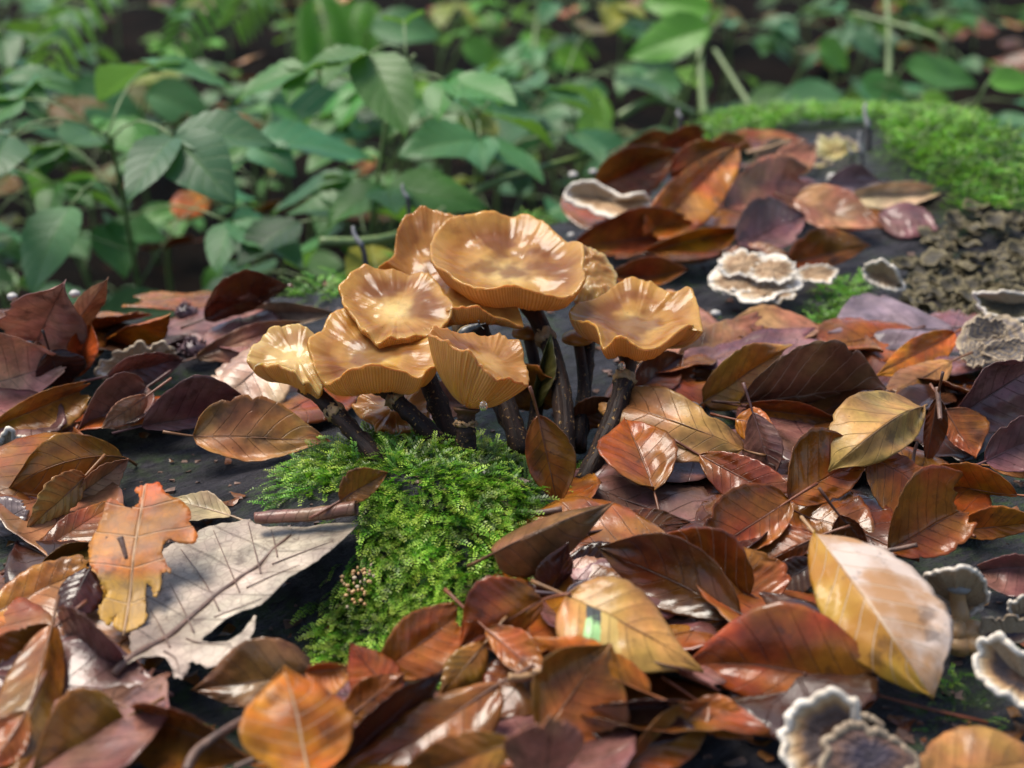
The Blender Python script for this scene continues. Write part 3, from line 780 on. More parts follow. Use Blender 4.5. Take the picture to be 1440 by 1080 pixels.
mainp = [(410, 665), (450, 625), (520, 600), (600, 600), (660, 590), (720, 600), (745, 640), (770, 700), (735, 745), (720, 800), (650, 850), (600, 905), (535, 925), (475, 880), (450, 835), (480, 795), (515, 750), (525, 715), (480, 700), (425, 700)]
pm = poly_pts(mainp, 58, .9, 5)
moss("moss_cushion", pm, zlog, 'moss', "bright green feathery moss cushion at the foot of the mushrooms", nl=14, length=(.4, 1.25), flow=lambda x, y: (.5 * math.sin(x * 1.7 + y), -.35 + .4 * math.sin(y * 1.9), 0), wide=.165, rise=(.15, 1.6))
fring = poly_pts([(380, 690), (395, 655), (440, 640), (470, 690), (440, 720), (390, 720)], 30, .5, 6)
moss("moss_fringe", fring, zlog, 'moss_bright', "pale green moss fringe at the moss cushion's outer edge on the bare log", nl=10, length=(.5, .9), flow=lambda x, y: (-.5, -.2, 0))
backp = [(975, 195), (1000, 172), (1060, 160), (1130, 162), (1210, 165), (1290, 178), (1340, 210), (1400, 245), (1470, 295), (1460, 322), (1345, 318), (1315, 292), (1250, 262), (1235, 210), (1150, 190), (1060, 200), (1020, 215)]
pb = poly_pts(backp, 30, .3, 8)
moss("moss_carpet", pb, lambda x, y: zlog(x, y) + .65, 'moss_bright', "large bright green moss carpet on the far end of the log", nl=8, length=(.5, 1.15), rise=(.5, 1.6), wide=.2, seed=9)
for i, (poly, dn, L, lab) in enumerate([
    ([(1140, 440), (1150, 400), (1190, 375), (1225, 390), (1215, 420), (1180, 450)], 22, (.7, 1.2), "green moss tuft between the lilac leaf and the cream rosette fungus"),
    ([(400, 405), (430, 385), (480, 378), (500, 395), (450, 412)], 18, (.7, 1.2), "small green moss tuft behind the leftmost mushrooms"),
    ([(540, 372), (560, 345), (575, 352), (565, 380)], 18, (.7, 1.2), "moss sprig behind the mushroom with the tall back rim"),
    ([(1285, 960), (1330, 920), (1370, 930), (1390, 985), (1350, 1010), (1270, 1000)], 34, (.35, .7), "dark green moss between the front bracket fungi"),
    ([(280, 470), (300, 448), (335, 445), (345, 465), (300, 475)], 18, (.6, 1.0), "little moss patch beside the glossy dark leaf"),
    ([(1020, 425), (1060, 418), (1080, 440), (1040, 455)], 16, (.3, .6), "thin moss film below the cream rosette fungus"),
    ([(250, 1010), (280, 990), (325, 985), (335, 1000), (290, 1015)], 30, (.3, .6), "moss sprig on the bare wood above the curled brown leaf"),
    ([(780, 300), (750, 290), (690, 300), (700, 315)], 10, (.5, .9), "moss on the log's back edge behind the large round mushroom"),
    ([(740, 660), (800, 640), (840, 700), (800, 720), (750, 715)], 30, (.5, .9), "dark moss around the feet of the rear stems")]):
    moss("moss_tuft", poly_pts(poly, dn, .2, 20 + i), zlog, 'moss' if i in (3, 6, 8, 5) else 'moss_bright', lab, nl=9, length=L, seed=30 + i)

# ------------------------------------------------------------------ bracket fungi
def bracket_parts(c, rim, mat, margin, root, org, thick=.22, mr=.10, seed=1, scallop=.10, dish=.0):
    """top, pale margin and pore surface of one bracket; c and rim in photograph places (px, py, height)"""
    r = np.random.default_rng(seed)
    C = at(*c); R3 = np.array([at(*q) for q in rim]); na, ns = 150, 22
    rc = catmull(R3, na, True); th = np.linspace(0, 2 * np.pi, na, endpoint=False)
    rc = rc + nrm(rc - C) * (scallop * vnoise(np.cos(th) * 4 + seed * 3, np.sin(th) * 4) + .18 * scallop * vnoise(np.cos(th) * 9 + seed, np.sin(th) * 9))[:, None]
    rc[:, 2] += .7 * scallop * vnoise(np.cos(th) * 7 + seed * 5, np.sin(th) * 7)
    s = np.linspace(0, 1, ns)
    top = C + (rc - C)[:, None] * s[None, :, None]
    top[..., 2] += (.05 * vnoise(top[..., 0] * 2.2 + seed, top[..., 1] * 2.2) + dish * np.sin(np.pi * s)[None] + .008 * np.sin(s * 22)[None] * s[None]) * np.sin(np.pi * np.clip(s, 0, 1))[None] ** .4
    uv = np.stack(np.broadcast_arrays(np.linspace(0, 1, na)[:, None], s[None]), -1)
    put("cap", top.reshape(-1, 3), grid_faces(na, ns, True), MAT[mat], org, root, uv.reshape(-1, 2))
    bot = C + (rc - C)[:, None] * s[None, :, None]; bot[..., 2] -= thick * (1 - s[None] ** 3) + .02
    put("pore_surface", bot.reshape(-1, 3), grid_faces(na, ns, True), MAT['pores'], org, root, uv.reshape(-1, 2))
    P = np.vstack([rc, rc[:1]]); P[:, 2] -= mr * .3
    V, Fs, uv = tube(P, .62 * mr * (1 + .2 * vnoise(np.linspace(0, 9, len(P)), np.full(len(P), seed * 1.0))), 8, cap=False)
    put("margin", V, Fs, MAT[margin], org, root, uv)
def bracket(c, rim, mat, margin, label, lobes=(), group="bracket fungi on the log", **kw):
    org = at(*c); org[2] -= .3
    root = empty("bracket_fungus", org)
    bracket_parts(c, rim, mat, margin, root, org, **kw)
    for i, (c2, rim2, m2, g2) in enumerate(lobes):
        k2 = dict(kw); k2['seed'] = kw.get('seed', 1) + 20 + i
        bracket_parts(c2, rim2, m2, g2, root, org, **k2)
    return tag(root, label, "fungus", group)
bracket((848, 278, 1.7), [(915, 284, 2.0), (905, 272, 2.5), (880, 275, 2.3), (862, 270, 2.2), (832, 254, 2.6), (812, 257, 2.5), (796, 270, 2.0), (806, 284, 1.7), (825, 291, 1.6), (850, 302, 1.5), (872, 308, 1.5), (894, 315, 1.4), (908, 300, 1.7)], 'br_tan', 'margin',
        "cup-shaped tan bracket fungus with a thick white wavy rim beside the rear leaf pile", mr=.16, seed=1)
def ell(cx, cy, rx, ry, h0, h1, n=12, seed=0, jit=.15):
    r = np.random.default_rng(seed)
    return [(cx + rx * math.cos(a) * (1 + jit * r.normal() * .6), cy - ry * math.sin(a) * (1 + jit * r.normal() * .6), h0 + (h1 - h0) * (.5 + .5 * math.sin(a))) for a in np.linspace(0, 2 * math.pi, n, endpoint=False)]
bracket((1060, 388, .9), ell(1062, 390, 62, 32, .5, 1.2, 14, 2), 'br_tan', 'margin', "cream rosette fungus with frilled overlapping lobes on bare wood", seed=2, mr=.07, scallop=.14,
        lobes=[((1045, 372, 1.5), ell(1045, 372, 34, 18, 1.1, 1.8, 10, 3), 'br_tan', 'margin'), ((1085, 378, 1.4), ell(1087, 380, 34, 16, 1.0, 1.6, 10, 4), 'br_tan', 'margin'),
               ((1085, 410, .7), ell(1085, 412, 36, 14, .4, .8, 10, 5), 'br_tan', 'margin_c'), ((1035, 398, .9), ell(1033, 396, 32, 14, .6, 1.0, 10, 6), 'br_tan', 'margin')])
bracket((1242, 384, .7), [(1270, 403, .4), (1258, 378, 1.2), (1240, 366, 1.5), (1222, 370, 1.3), (1215, 382, .8), (1228, 397, .5), (1250, 406, .4)], 'br_tan', 'margin', "small white-edged bracket above the lilac leaf", seed=7, mr=.12)
bracket((1152, 384, .6), ell(1152, 384, 28, 12, .4, .9, 10, 8), 'br_tan', 'margin', "little tan bracket between the cream rosette and the moss tuft", seed=8, mr=.08)
bracket((1400, 480, .8), ell(1400, 480, 50, 38, .4, 1.4, 14, 9), 'br_grey', 'margin_c', "grey and cream zoned rosette fungus at the photo's right edge", seed=9, mr=.05, scallop=.12,
        lobes=[((1390, 462, 1.5), ell(1388, 462, 30, 15, 1.2, 1.9, 10, 10), 'br_grey', 'margin_c'), ((1418, 490, 1.1), ell(1418, 492, 30, 16, .8, 1.4, 10, 11), 'br_grey', 'margin_c'), ((1372, 495, 1.0), ell(1372, 496, 22, 16, .7, 1.2, 10, 12), 'br_grey', 'margin_c')])
bracket((1425, 424, .9), [(1478, 430, 1.0), (1450, 412, 1.4), (1410, 410, 1.5), (1372, 413, 1.3), (1378, 428, .9), (1398, 444, .6), (1430, 446, .5), (1462, 450, .5)], 'br_old', 'margin', "brown bracket with a white curved edge just above the grey zoned rosette", seed=13, mr=.13)
bracket((1348, 838, .9), [(1386, 832, 1.4), (1380, 812, 2.2), (1362, 799, 2.7), (1338, 797, 2.7), (1316, 804, 2.3), (1300, 814, 1.7), (1312, 834, 1.1), (1336, 852, .7), (1362, 860, .6), (1382, 850, .8)], 'br_brown', 'margin', "upright grey-brown bracket with white edge beside the two-tone leaf", seed=14, mr=.10)
bracket((1442, 950, .8), [(1490, 975, .6), (1460, 1000, .5), (1415, 978, .8), (1384, 955, 1.0), (1371, 925, 1.3), (1384, 900, 1.7), (1407, 895, 1.9), (1430, 915, 1.7), (1470, 925, 1.4)], 'br_brown', 'margin', "brown bracket with broad white edge at the right edge of the photo, front", seed=15, mr=.15)
bracket((1420, 886, .6), [(1470, 890, .6), (1445, 872, 1.0), (1400, 868, 1.1), (1378, 878, .9), (1384, 896, .5), (1420, 903, .4)], 'br_dark', 'margin_d', "dark violet bracket behind the broad white-edged one", seed=16, mr=.06)
bracket((1440, 855, 1.0), [(1470, 860, 1.0), (1450, 842, 1.5), (1430, 843, 1.5), (1420, 852, 1.2), (1428, 868, .8), (1450, 874, .7)], 'br_brown', 'margin', "smallest brown bracket with white edge, at the right edge above the dark violet one", seed=17, mr=.07)
bracket((1182, 1042, .8), [(1205, 1030, 1.1), (1204, 1000, 1.6), (1196, 982, 1.9), (1168, 974, 2.0), (1138, 981, 1.8), (1114, 1003, 1.5), (1101, 1034, 1.1), (1105, 1066, .8), (1122, 1098, .5), (1165, 1105, .4), (1195, 1070, .6)], 'br_brown', 'margin', "large bracket at the bottom edge with white rim and dark zoned violet-brown middle", seed=18, mr=.15, dish=.05,
        lobes=[((1225, 1062, 1.2), [(1284, 1075, .8), (1262, 1042, 1.2), (1232, 1026, 1.5), (1200, 1018, 1.7), (1174, 1028, 1.6), (1159, 1058, 1.3), (1168, 1090, .9), (1215, 1105, .7), (1260, 1098, .7)], 'br_dark', 'margin_d'),
               ((1218, 1020, 1.1), [(1242, 1030, 1.0), (1236, 1012, 1.3), (1215, 1004, 1.4), (1200, 1012, 1.3), (1205, 1030, 1.0), (1225, 1036, .9)], 'br_dark', 'margin_d')])
bracket((1176, 212, 1.4), ell(1176, 210, 30, 18, 1.0, 2.0, 12, 19), 'br_yel', 'margin_c', "yellowish lumpy bracket at the far end of the log beside the moss carpet", seed=19, mr=.12, scallop=.25,
        lobes=[((1166, 236, .9), ell(1168, 236, 26, 7, .6, 1.0, 10, 20), 'br_yel', 'margin_c')])
bracket((192, 506, .5), [(243, 500, .7), (232, 487, 1.2), (195, 487, 1.2), (162, 496, 1.0), (142, 520, .5), (170, 526, .4), (215, 514, .4)], 'br_tan', 'margin_c', "cream warty crust among the leaves on the log's left side", seed=21, mr=.10, scallop=.3)
bracket((12, 628, .4), [(40, 626, .5), (28, 617, .8), (2, 614, .9), (-20, 622, .7), (-10, 636, .4), (20, 637, .3)], 'br_tan', 'margin', "white frilly bracket at the photo's left edge above the orange-brown leaf", seed=22, mr=.12, scallop=.3)

# lumpy tan fungus and its grey-headed finger by the upright bracket
def lump(c, r3, seed, n=18):
    th = np.linspace(0, 2 * np.pi, n, endpoint=False); ph = np.linspace(.03, np.pi - .03, n // 2 + 3)
    TH, PH = np.meshgrid(th, ph, indexing='ij')
    k = 1 + .14 * vnoise(np.cos(TH) * np.sin(PH) * 2 + seed, np.cos(PH) * 2 + np.sin(TH))
    V = np.stack([r3[0] * k * np.sin(PH) * np.cos(TH), r3[1] * k * np.sin(PH) * np.sin(TH), r3[2] * k * np.cos(PH)], -1).reshape(-1, 3) + c
    uv = np.stack([TH.ravel() / 6.283, PH.ravel() / 3.1416], -1)
    return V, [grid_faces(n, len(ph), True)], uv
org = at(1352, 905, 0); root = empty("knobbly_fungus", org)
V, Fs, uv = join([lump(at(1343, 893, .4), (.34, .34, .45), 1), lump(at(1364, 892, .4), (.40, .35, .42), 2), lump(at(1352, 908, .25), (.42, .3, .28), 3), lump(at(1372, 908, .3), (.3, .3, .3), 4)])
put("base", V, Fs, MAT['tan_lump'], org, root, uv)
V, Fs, uv = tube(catmull([at(1352, 890, .3), at(1351, 865, .8), at(1347, 845, 1.1), at(1346, 825, 1.5)], 14), np.linspace(.24, .2, 14), 14)
put("finger", V, Fs, MAT['tan_lump'], org, root, uv)
V, Fs, uv = lump(at(1347, 822, 1.6), (.34, .3, .26), 5); put("head", V, Fs, MAT['ashy'], org, root, uv)
tag(root, "knobbly tan fungus with a grey-headed finger in front of the upright bracket", "fungus")

# a crust of many small old brackets on the right
org = at(1350, 380, .5); root = empty("old_bracket_crust", org)
protos = []
for k in range(4):
    na, ns = 26, 7; th = np.linspace(0, 2 * np.pi, na, endpoint=False); s = np.linspace(0, 1, ns)
    R = 1 + .3 * vnoise(np.cos(th) * 2.5 + k * 7, np.sin(th) * 2.5)
    V = np.stack([R[:, None] * s * np.cos(th)[:, None], R[:, None] * s * np.sin(th)[:, None], .22 * s[None] ** 2 * np.ones((na, 1)) + .2 * s[None] ** 3 * np.sin(th * 3 + k)[:, None]], -1)
    lo = V.copy(); lo[..., 2] -= .16 * (1 - s[None] ** 4) + .05
    VV = np.concatenate([V.reshape(-1, 3), lo.reshape(-1, 3)]); FF = np.concatenate([grid_faces(na, ns, True), grid_faces(na, ns, True, na * ns)])
    j = np.arange(na); j2 = (j + 1) % na
    FF = np.concatenate([FF, np.stack([j * ns + ns - 1, j2 * ns + ns - 1, na * ns + j2 * ns + ns - 1, na * ns + j * ns + ns - 1], -1)])
    uv = np.tile(np.stack(np.broadcast_arrays((th / 6.283)[:, None], s[None]), -1).reshape(-1, 2), (2, 1))
    me = mesh_np("old_bracket", VV * CM, FF, uv); me.materials.append(MAT['br_old']); protos.append(me)
pts = poly_pts([(1265, 385), (1285, 335), (1335, 300), (1390, 290), (1450, 300), (1460, 400), (1400, 415), (1340, 415), (1285, 410)], 4.2, 1.2, 60, .2)
for i, (x, y) in enumerate(pts):
    o = bpy.data.objects.new("old_bracket", protos[i % 4]); COL.objects.link(o); o.parent = root
    z = float(zlog(x, y)) + RND.uniform(.05, .9)
    o.location = ((x - org[0]) * CM, (y - org[1]) * CM, (z - org[2]) * CM)
    s = RND.uniform(.18, .55); o.scale = (s, s * RND.uniform(.6, 1), s)
    o.rotation_euler = (RND.uniform(-.2, .75), RND.uniform(-.5, .5), RND.uniform(-1.2, 1.2))
tag(root, "crumbling brown crust of many small old brackets below the moss carpet", "fungus")

# small white knobs
for (px, py, h, rr, lab) in [(1006, 441, .15, .22, "lone white fungus bead on bare wood below the cream rosette"), (803, 331, .2, .18, "white fungus bead right behind the large round mushroom"),
                             (806, 246, .8, .24, "greyish white knob above the cup-shaped bracket, outer one"), (834, 242, .8, .22, "greyish white knob above the cup-shaped bracket, inner one"),
                             (17, 417, 2.2, .2, "white bead beside the purple upright leaf, by the photo's left edge"), (105, 413, 2.6, .2, "white bead at the purple upright leaf's right shoulder"),
                             (975, 575, .5, .28, "white bead behind the tan leaf next to the rightmost mushroom"), (1172, 252, 1.0, .4, "white bead at the foot of the grey rear leaf"),
                             (1128, 482, .3, .2, "white crumb behind the broad ribbed leaf")]:
    c = at(px, py, h); V, Fs, uv = lump(c, (rr, rr, rr * .75), px % 17)
    tag(put("fungus_bead", V, Fs, MAT['knob'], c, uv=uv), lab, "fungus", "white fungus beads")
# pale granules in the moss
org = at(500, 800, 1.2); root = empty("granule_cluster", org)
for i in range(40):
    c = at(500 + RND.uniform(-22, 26), 800 + RND.uniform(-10, 14), .95 + RND.uniform(0, .35)); c[2] = float(zlog(c[0], c[1])) + .55 + RND.uniform(0, .2)
    V, Fs, uv = lump(c, (RND.uniform(.03, .075), .06, .05), i, 8); put("granule", V, Fs, MAT['tan_lump'] if i % 4 else MAT['margin_c'], org, root, uv)
tag(root, "little heap of pale crumbly granules lying on the moss cushion", "debris")

# grey candle-like fungus stalks
for (bx, by, tx, ty, h0, dp, rr, lab) in [(1222, 212, 1217, 145, 1.6, 0, .2, "tall grey candle-like fungus stalk on the moss carpet"), (1212, 245, 1209, 185, 1.2, 0, .11, "short thin grey stalk in front of the tall candle-like one"),
                                          (955, 178, 955, 153, 2.0, 0, .18, "grey stub standing behind the rear leaf pile"), (516, 372, 496, 318, .5, 0, .17, "bent grey stalk behind the wavy tan cap"),
                                          (575, 298, 566, 258, 1.0, 0, .14, "grey stalk rising above the tall back rim mushroom"), (1197, 232, 1195, 202, 1.3, 0, .1, "short grey stalk beside the yellowish bracket")]:
    b = at(bx, by, h0); dpt = (b - CAMP) @ FWD; t_ = atd(tx, ty, dpt)
    P = catmull([b - [0, 0, .5], b + (t_ - b) * .4 + [.08, 0, 0], b + (t_ - b) * .75 - [.06, 0, 0], t_], 14)
    rr *= .75; org = b; root = empty("candle_fungus", org)
    V, Fs, uv = tube(P[:7], np.linspace(rr, rr * .9, 7), 10); put("foot", V, Fs, MAT['blackfoot'], org, root, uv)
    V, Fs, uv = tube(P[5:], np.linspace(rr * 1.02, rr * .45, 9), 10); put("stalk", V, Fs, MAT['ashy'], org, root, uv)
    tag(root, lab, "fungus", "candle-like fungus stalks")

# beechnut husks on the left
for (px, py, h, sc, lab) in [(272, 492, .4, .55, "dark scaly beechnut husk behind the pale beige leaf"), (262, 440, .5, .45, "small brown husk below the glossy dark leaf"), (1235, 560, .6, .4, "wet dark husk fragment behind the curled yellow-tan leaf")]:
    c = at(px, py, h); org = c - [0, 0, .6 * sc]; root = empty("beechnut_husk", org)
    V, Fs, uv = lump(c, (.95 * sc, .85 * sc, .7 * sc), 3); put("shell", V, Fs, MAT['husk'], org, root, uv)
    for k in range(46):
        a = RND.uniform(0, 6.283); e = RND.uniform(-.3, 1.4); d = np.array([math.cos(a) * math.cos(e), math.sin(a) * math.cos(e), math.sin(e)])
        s0 = c + d * np.array([.9, .8, .66]) * sc
        V, Fs, uv = tube(np.array([s0, s0 + d * .16 * sc, s0 + (d * .28 + [0, 0, .08]) * sc]), np.array([.10, .085, .02]) * sc, 5); put("bristle", V, Fs, MAT['husk'], org, root, uv)
    tag(root, lab, "nut husk", "nut husks")

# ------------------------------------------------------------------ fallen leaves, each where the photograph has it
# --- left of the mushrooms
LF((-30, 545, .6), (88, 510, 1.4), (25, 563, .4), (15, 455, 3.2), col=(.70, .36, .24), wet=.5, label="broad pinkish leaf with fanned pleats at the photo's left edge", corr=.10)
LF((52, 480, 1.2), (92, 396, 4.8), (5, 432, 3.4), (128, 462, 2.6), col=(.50, .26, .22), wet=.6, label="purple-brown leaf standing upright with a pale midrib, far left", vs=.5)
LF((98, 466, 1.6), (152, 391, 4.2), (112, 418, 3.2), (140, 440, 2.4), col='pink', wet=.4, label="narrow brown leaf blade pointing up beside the purple upright leaf")
LF((145, 477, .5), (240, 440, 2.4), (205, 485, .4), (205, 450, 2.0), col='orange', wet=.5, label="orange-brown leaf tip turned up against the dark green plants")
LF((70, 495, 2.0), (90, 548, .3), (118, 500, 1.7), (55, 540, .8), col='dark', wet=.6, label="dark hollow underside of a leaf behind the fanned pink one")
LF((105, 530, .5), (128, 452, 2.2), (90, 500, 1.5), (136, 500, 1.4), col='chest', wet=.4, label="upright brown leaf scrap beneath the narrow pointing blade")
LF((152, 528, 1.0), (258, 505, 1.0), (200, 497, 1.9), (208, 542, .5), col='purple', wet=.85, label="shiny violet-brown leaf in front of the cream warty crust")
LF((206, 545, 1.0), (108, 607, .3), (128, 548, 1.7), (188, 596, .5), col='purple', wet=.75, label="dusky violet leaf with dark blotch behind the small pink leaf")
LF((206, 556, 1.4), (142, 602, .7), (163, 568, 1.4), (190, 598, .5), col='pink', wet=.6, label="small pink-orange leaf propped in the left leaf drift")
LF((200, 600, .5), (362, 570, .6), (245, 540, 2.3), (280, 608, .25), col='purple', wet=.8, label="long violet-brown leaf folded along its midrib above the tan leaf", corr=.07)
LF((272, 612, .9), (467, 622, .4), (388, 565, 1.5), (335, 650, .2), col='tan', wet=.45, label="wide tan-orange leaf with wavy edge lying left of the moss cushion", wave=.13)
LF((398, 488, 1.6), (308, 562, .4), (315, 508, 1.2), (388, 567, .4), col='beige', wet=.75, label="pale beige leaf half under the leftmost mushroom")
LF((276, 503, .4), (424, 452, 1.3), (330, 463, 1.3), (350, 506, .3), col='pink', wet=.45, label="light brown leaf behind the pale beige leaf")
LF((288, 448, .8), (412, 402, 1.8), (330, 394, 3.0), (352, 447, .6), col='umber', wet=.85, label="glossy dark brown leaf arched against the green plants, behind the husk")
LF((345, 440, .4), (475, 440, .8), (405, 425, 1.2), (410, 460, .3), col='beige', wet=.6, label="peach-coloured leaf behind the leftmost mushrooms")
LF((-12, 602, .4), (118, 547, 1.3), (22, 568, 1.4), (62, 614, .3), col='gold', wet=.35, label="dull golden-brown leaf under the fanned pink one at the left edge")
LF((173, 643, .4), (4, 694, .4), (72, 612, 2.2), (88, 700, .3), col='gold', wet=.5, M=(92, 650, 1.5), label="large orange-brown arched leaf on the log's left side")
LF((120, 670, 1.0), (33, 748, .3), (55, 690, 1.4), (92, 728, .2), col='tan', wet=.5, corr=.12, label="narrow ribbed brown leaf in front of the large arched one")
LF((104, 702, .3), (181, 645, .9), (138, 656, 1.3), (165, 690, .2), col='pink', wet=.4, label="curled light brown leaf with turned-up end beside the ribbed one")
LF((44, 785, .2), (156, 712, .4), (78, 735, .6), (120, 766, .2), col='brown', wet=.75, label="flat wet brown leaf below the ribbed leaf")
LF((58, 798, .3), (134, 765, .6), (85, 770, .9), (112, 806, .3), col=(.20, .10, .018), wet=.5, label="small olive-brown leaf tucked against the orange lobed leaf")
LF((-20, 748, .3), (40, 712, .8), (2, 696, 1.1), (14, 752, .2), col='lilac', wet=.8, label="lilac-brown leaf piece at the left edge below the arched leaf")
LF((-35, 872, .6), (128, 798, .8), (20, 806, 1.2), (72, 876, .6), col='gold', wet=.7, corr=.05, label="broad golden-brown leaf reaching in from the left edge")
LF((126, 800, 1.5), (84, 882, .7), (76, 842, 1.1), (128, 872, .7), col='dark', wet=1.0, label="small glossy blackish leaf between the golden leaf and yellow lobed leaf")
LF((183, 943, .5), (87, 879, 1.1), (160, 880, 2.2), (112, 957, .3), col='purple', wet=.75, M=(135, 925, .7), label="cupped purplish-brown leaf at the foot of the pale oak leaf")
LF((73, 880, 1.6), (22, 1090, .7), (98, 950, .9), (-5, 985, 1.1), col='gold', wet=.75, label="long golden-brown leaf with a dark midrib running down the left side")
LF((76, 882, 1.3), (-15, 960, .6), (8, 890, 1.6), (42, 945, .5), col='chest', wet=.6, label="rust-brown leaf overlapping above the long golden one")
LF((38, 1000, 1.4), (-20, 1090, .8), (-5, 1010, 1.2), (32, 1065, .8), col='brown', wet=.7, label="brown leaf in the bottom left corner")
LF((176, 1010, .9), (38, 1095, .7), (112, 970, 2.0), (150, 1066, .4), col='gold', wet=.55, label="smooth orange-brown leaf with short stalk at bottom left", corr=.015)
LF((186, 1022, .4), (118, 1115, .3), (135, 1050, .6), (190, 1075, .3), col='chest', wet=.6, label="reddish leaf peeking under the smooth orange-brown one")
LF((192, 1000, .8), (352, 1066, .5), (285, 998, 1.7), (238, 1080, .3), col='brown', wet=.65, curl=.5, label="curled brown leaf with rolled tan edge on bare wood")
LF((442, 948, .9), (269, 971, .5), (352, 898, 1.7), (342, 1000, .4), col=(.25, .115, .035), wet=.8, label="mottled brown leaf with a torn edge behind the bright orange one")
LF((434, 1092, 1.4), (400, 935, 2.6), (326, 996, 2.2), (492, 1000, 1.7), col='orange', wet=.3, mat='leaf_lv', veins=6.0, label="bright orange kite-shaped leaf at the bottom", stalk_mat='stalk_pale')
LF((430, 945, 1.9), (485, 940, 1.9), (455, 932, 2.2), (460, 985, 1.6), col='orange', wet=.3, mat='leaf_lv', stalk=None, label="ragged upper corner of bright orange leaf litter at the bottom")
LF((470, 1090, .3), (620, 940, 1.8), (520, 975, 1.9), (592, 1015, .5), col='dark', wet=.7, label="almost black leaf slanting up right of the bright orange leaf")
LF((556, 985, .6), (492, 903, 1.7), (485, 960, 1.0), (548, 920, 1.2), col='red', wet=.7, label="red-brown leaf point sticking up below the moss cushion")
LF((533, 948, .6), (644, 866, 1.4), (570, 868, 1.7), (620, 945, .6), col='chest', wet=.8, label="red-brown leaf lying against the moss cushion's front edge")
LF((482, 1015, .5), (570, 945, 1.2), (510, 955, 1.2), (555, 1005, .5), col='red', wet=.85, label="dark translucent red leaf above the almost black leaf")
LF((702, 962, 1.3), (500, 1092, .3), (590, 985, 1.3), (706, 1050, .7), col='brown', wet=.95, corr=.05, label="wet brown leaf with pale sheen at the bottom centre", vs=.5)
LF((722, 1045, 1.8), (552, 1100, 1.0), (640, 1030, 2.1), (660, 1110, 1.0), col='gold', wet=.6, label="golden-brown leaf edge below the sheen leaf")
LF((765, 1110, 1.2), (776, 1020, 3.0), (712, 1070, 2.0), (820, 1062, 2.0), col='pink', wet=.65, corr=.06, label="pinkish pleated leaf at the bottom edge below the orange folded leaf")
LF((760, 1034, .9), (858, 905, 2.3), (745, 940, 2.0), (905, 975, 1.0), col=(.42, .15, .022), wet=.5, label="large orange folded leaf with dark midrib, bottom centre", corr=.02)
LF((915, 976, 1.4), (758, 908, 2.2), (845, 912, 2.3), (868, 960, 1.4), col='orange', wet=.55, label="narrow orange leaf rolled over the large folded one", curl=.45)
LF((797, 836, 2.3), (988, 948, 1.2), (915, 834, 2.4), (842, 938, 1.7), col='tan', wet=.45, mat='green_stripe', M=(880, 880, 2.0), label="tan leaf with a pale green stripe and black spot", corr=.05, curl=-.2)
LF((763, 843, 2.0), (645, 910, .9), (690, 808, 2.7), (735, 893, 1.2), col='chest', wet=.65, label="russet leaf with a dark stalk in front of the moss cushion", sd=at(790, 868, 2.2) - at(763, 843, 2.0))
LF((683, 884, 1.5), (770, 958, 1.2), (745, 893, 1.7), (705, 930, 1.1), col='chest', wet=.6, stalk=1.6, sd=at(637, 833, 2.2) - at(683, 884, 1.5), label="small leaf on a long reddish stalk pointing at the moss")
LF((682, 905, 1.3), (618, 980, .5), (640, 915, 1.3), (676, 962, .6), col='gold', wet=.7, label="crumpled golden-brown leaf left of the long-stalked one")
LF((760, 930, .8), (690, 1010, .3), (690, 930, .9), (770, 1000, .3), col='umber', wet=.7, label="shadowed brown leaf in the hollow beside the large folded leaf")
LF((1236, 978, .6), (958, 938, .7), (1085, 845, 2.5), (1030, 988, .25), col='red', wet=.75, M=(1085, 938, .9), label="big red-orange leaf with one edge folded up, bottom right", corr=.03, sd=at(1375, 995, .4) - at(1236, 978, .6), stalk=2.6)
LF((1146, 748, 2.4), (1312, 984, .8), (1158, 880, 1.6), (1308, 812, 2.4), col='tan', wet=.3, mat='two_tone', M=(1226, 860, 2.2), veins=9.0, corr=.11, tear=0, stalk_mat='stalk_pale', label="large two-tone leaf, ochre on one half and whitish on the other", vs=.5)
LF((1042, 862, .8), (838, 768, 1.6), (955, 752, 2.3), (925, 850, .5), col='umber', wet=.9, label="long dark brown wavy leaf crossing above the green-striped one", wave=.15)
LF((1056, 835, .8), (922, 752, 1.9), (992, 733, 2.8), (1000, 830, .8), col='chest', wet=.8, mat='leaf_lv', corr=.06, label="chestnut leaf with pale ribs behind the long dark wavy one")
LF((1062, 856, .5), (1028, 765, 1.7), (1006, 822, 1.0), (1110, 808, 1.1), col='brown', wet=.85, label="brown leaf with a shining midrib left of the two-tone leaf")
LF((1110, 704, 1.6), (998, 776, .8), (1025, 692, 1.9), (1080, 768, .8), col='chest', wet=.7, label="rusty brown leaf pointing at the shiny orange-brown one")
LF((984, 640, 1.3), (1098, 700, .8), (1062, 648, 1.6), (1028, 702, .6), col='brown', wet=1.0, label="very wet brown leaf shining below the broad tan leaf")
LF((1109, 704, 1.2), (1222, 636, 2.0), (1130, 606, 2.9), (1185, 694, 1.1), col='chest', wet=.9, label="shiny orange-brown leaf folded upright below the yellow-tan leaf")
LF((1298, 572, 1.8), (1160, 668, 1.6), (1172, 578, 2.9), (1248, 652, 1.8), col='yellow', wet=.25, M=(1248, 596, 2.9), label="curled yellow-tan leaf with fine veins at the right")
LF((1220, 640, 2.0), (1310, 697, .9), (1222, 708, 1.0), (1285, 655, 1.5), col='orange', wet=.55, label="orange leaf hanging below the curled yellow-tan one")
LF((1252, 775, .8), (1358, 713, 1.6), (1238, 690, 2.5), (1340, 768, .8), col='red', wet=.65, label="red-brown spread leaf with dark midrib on the right", corr=.02)
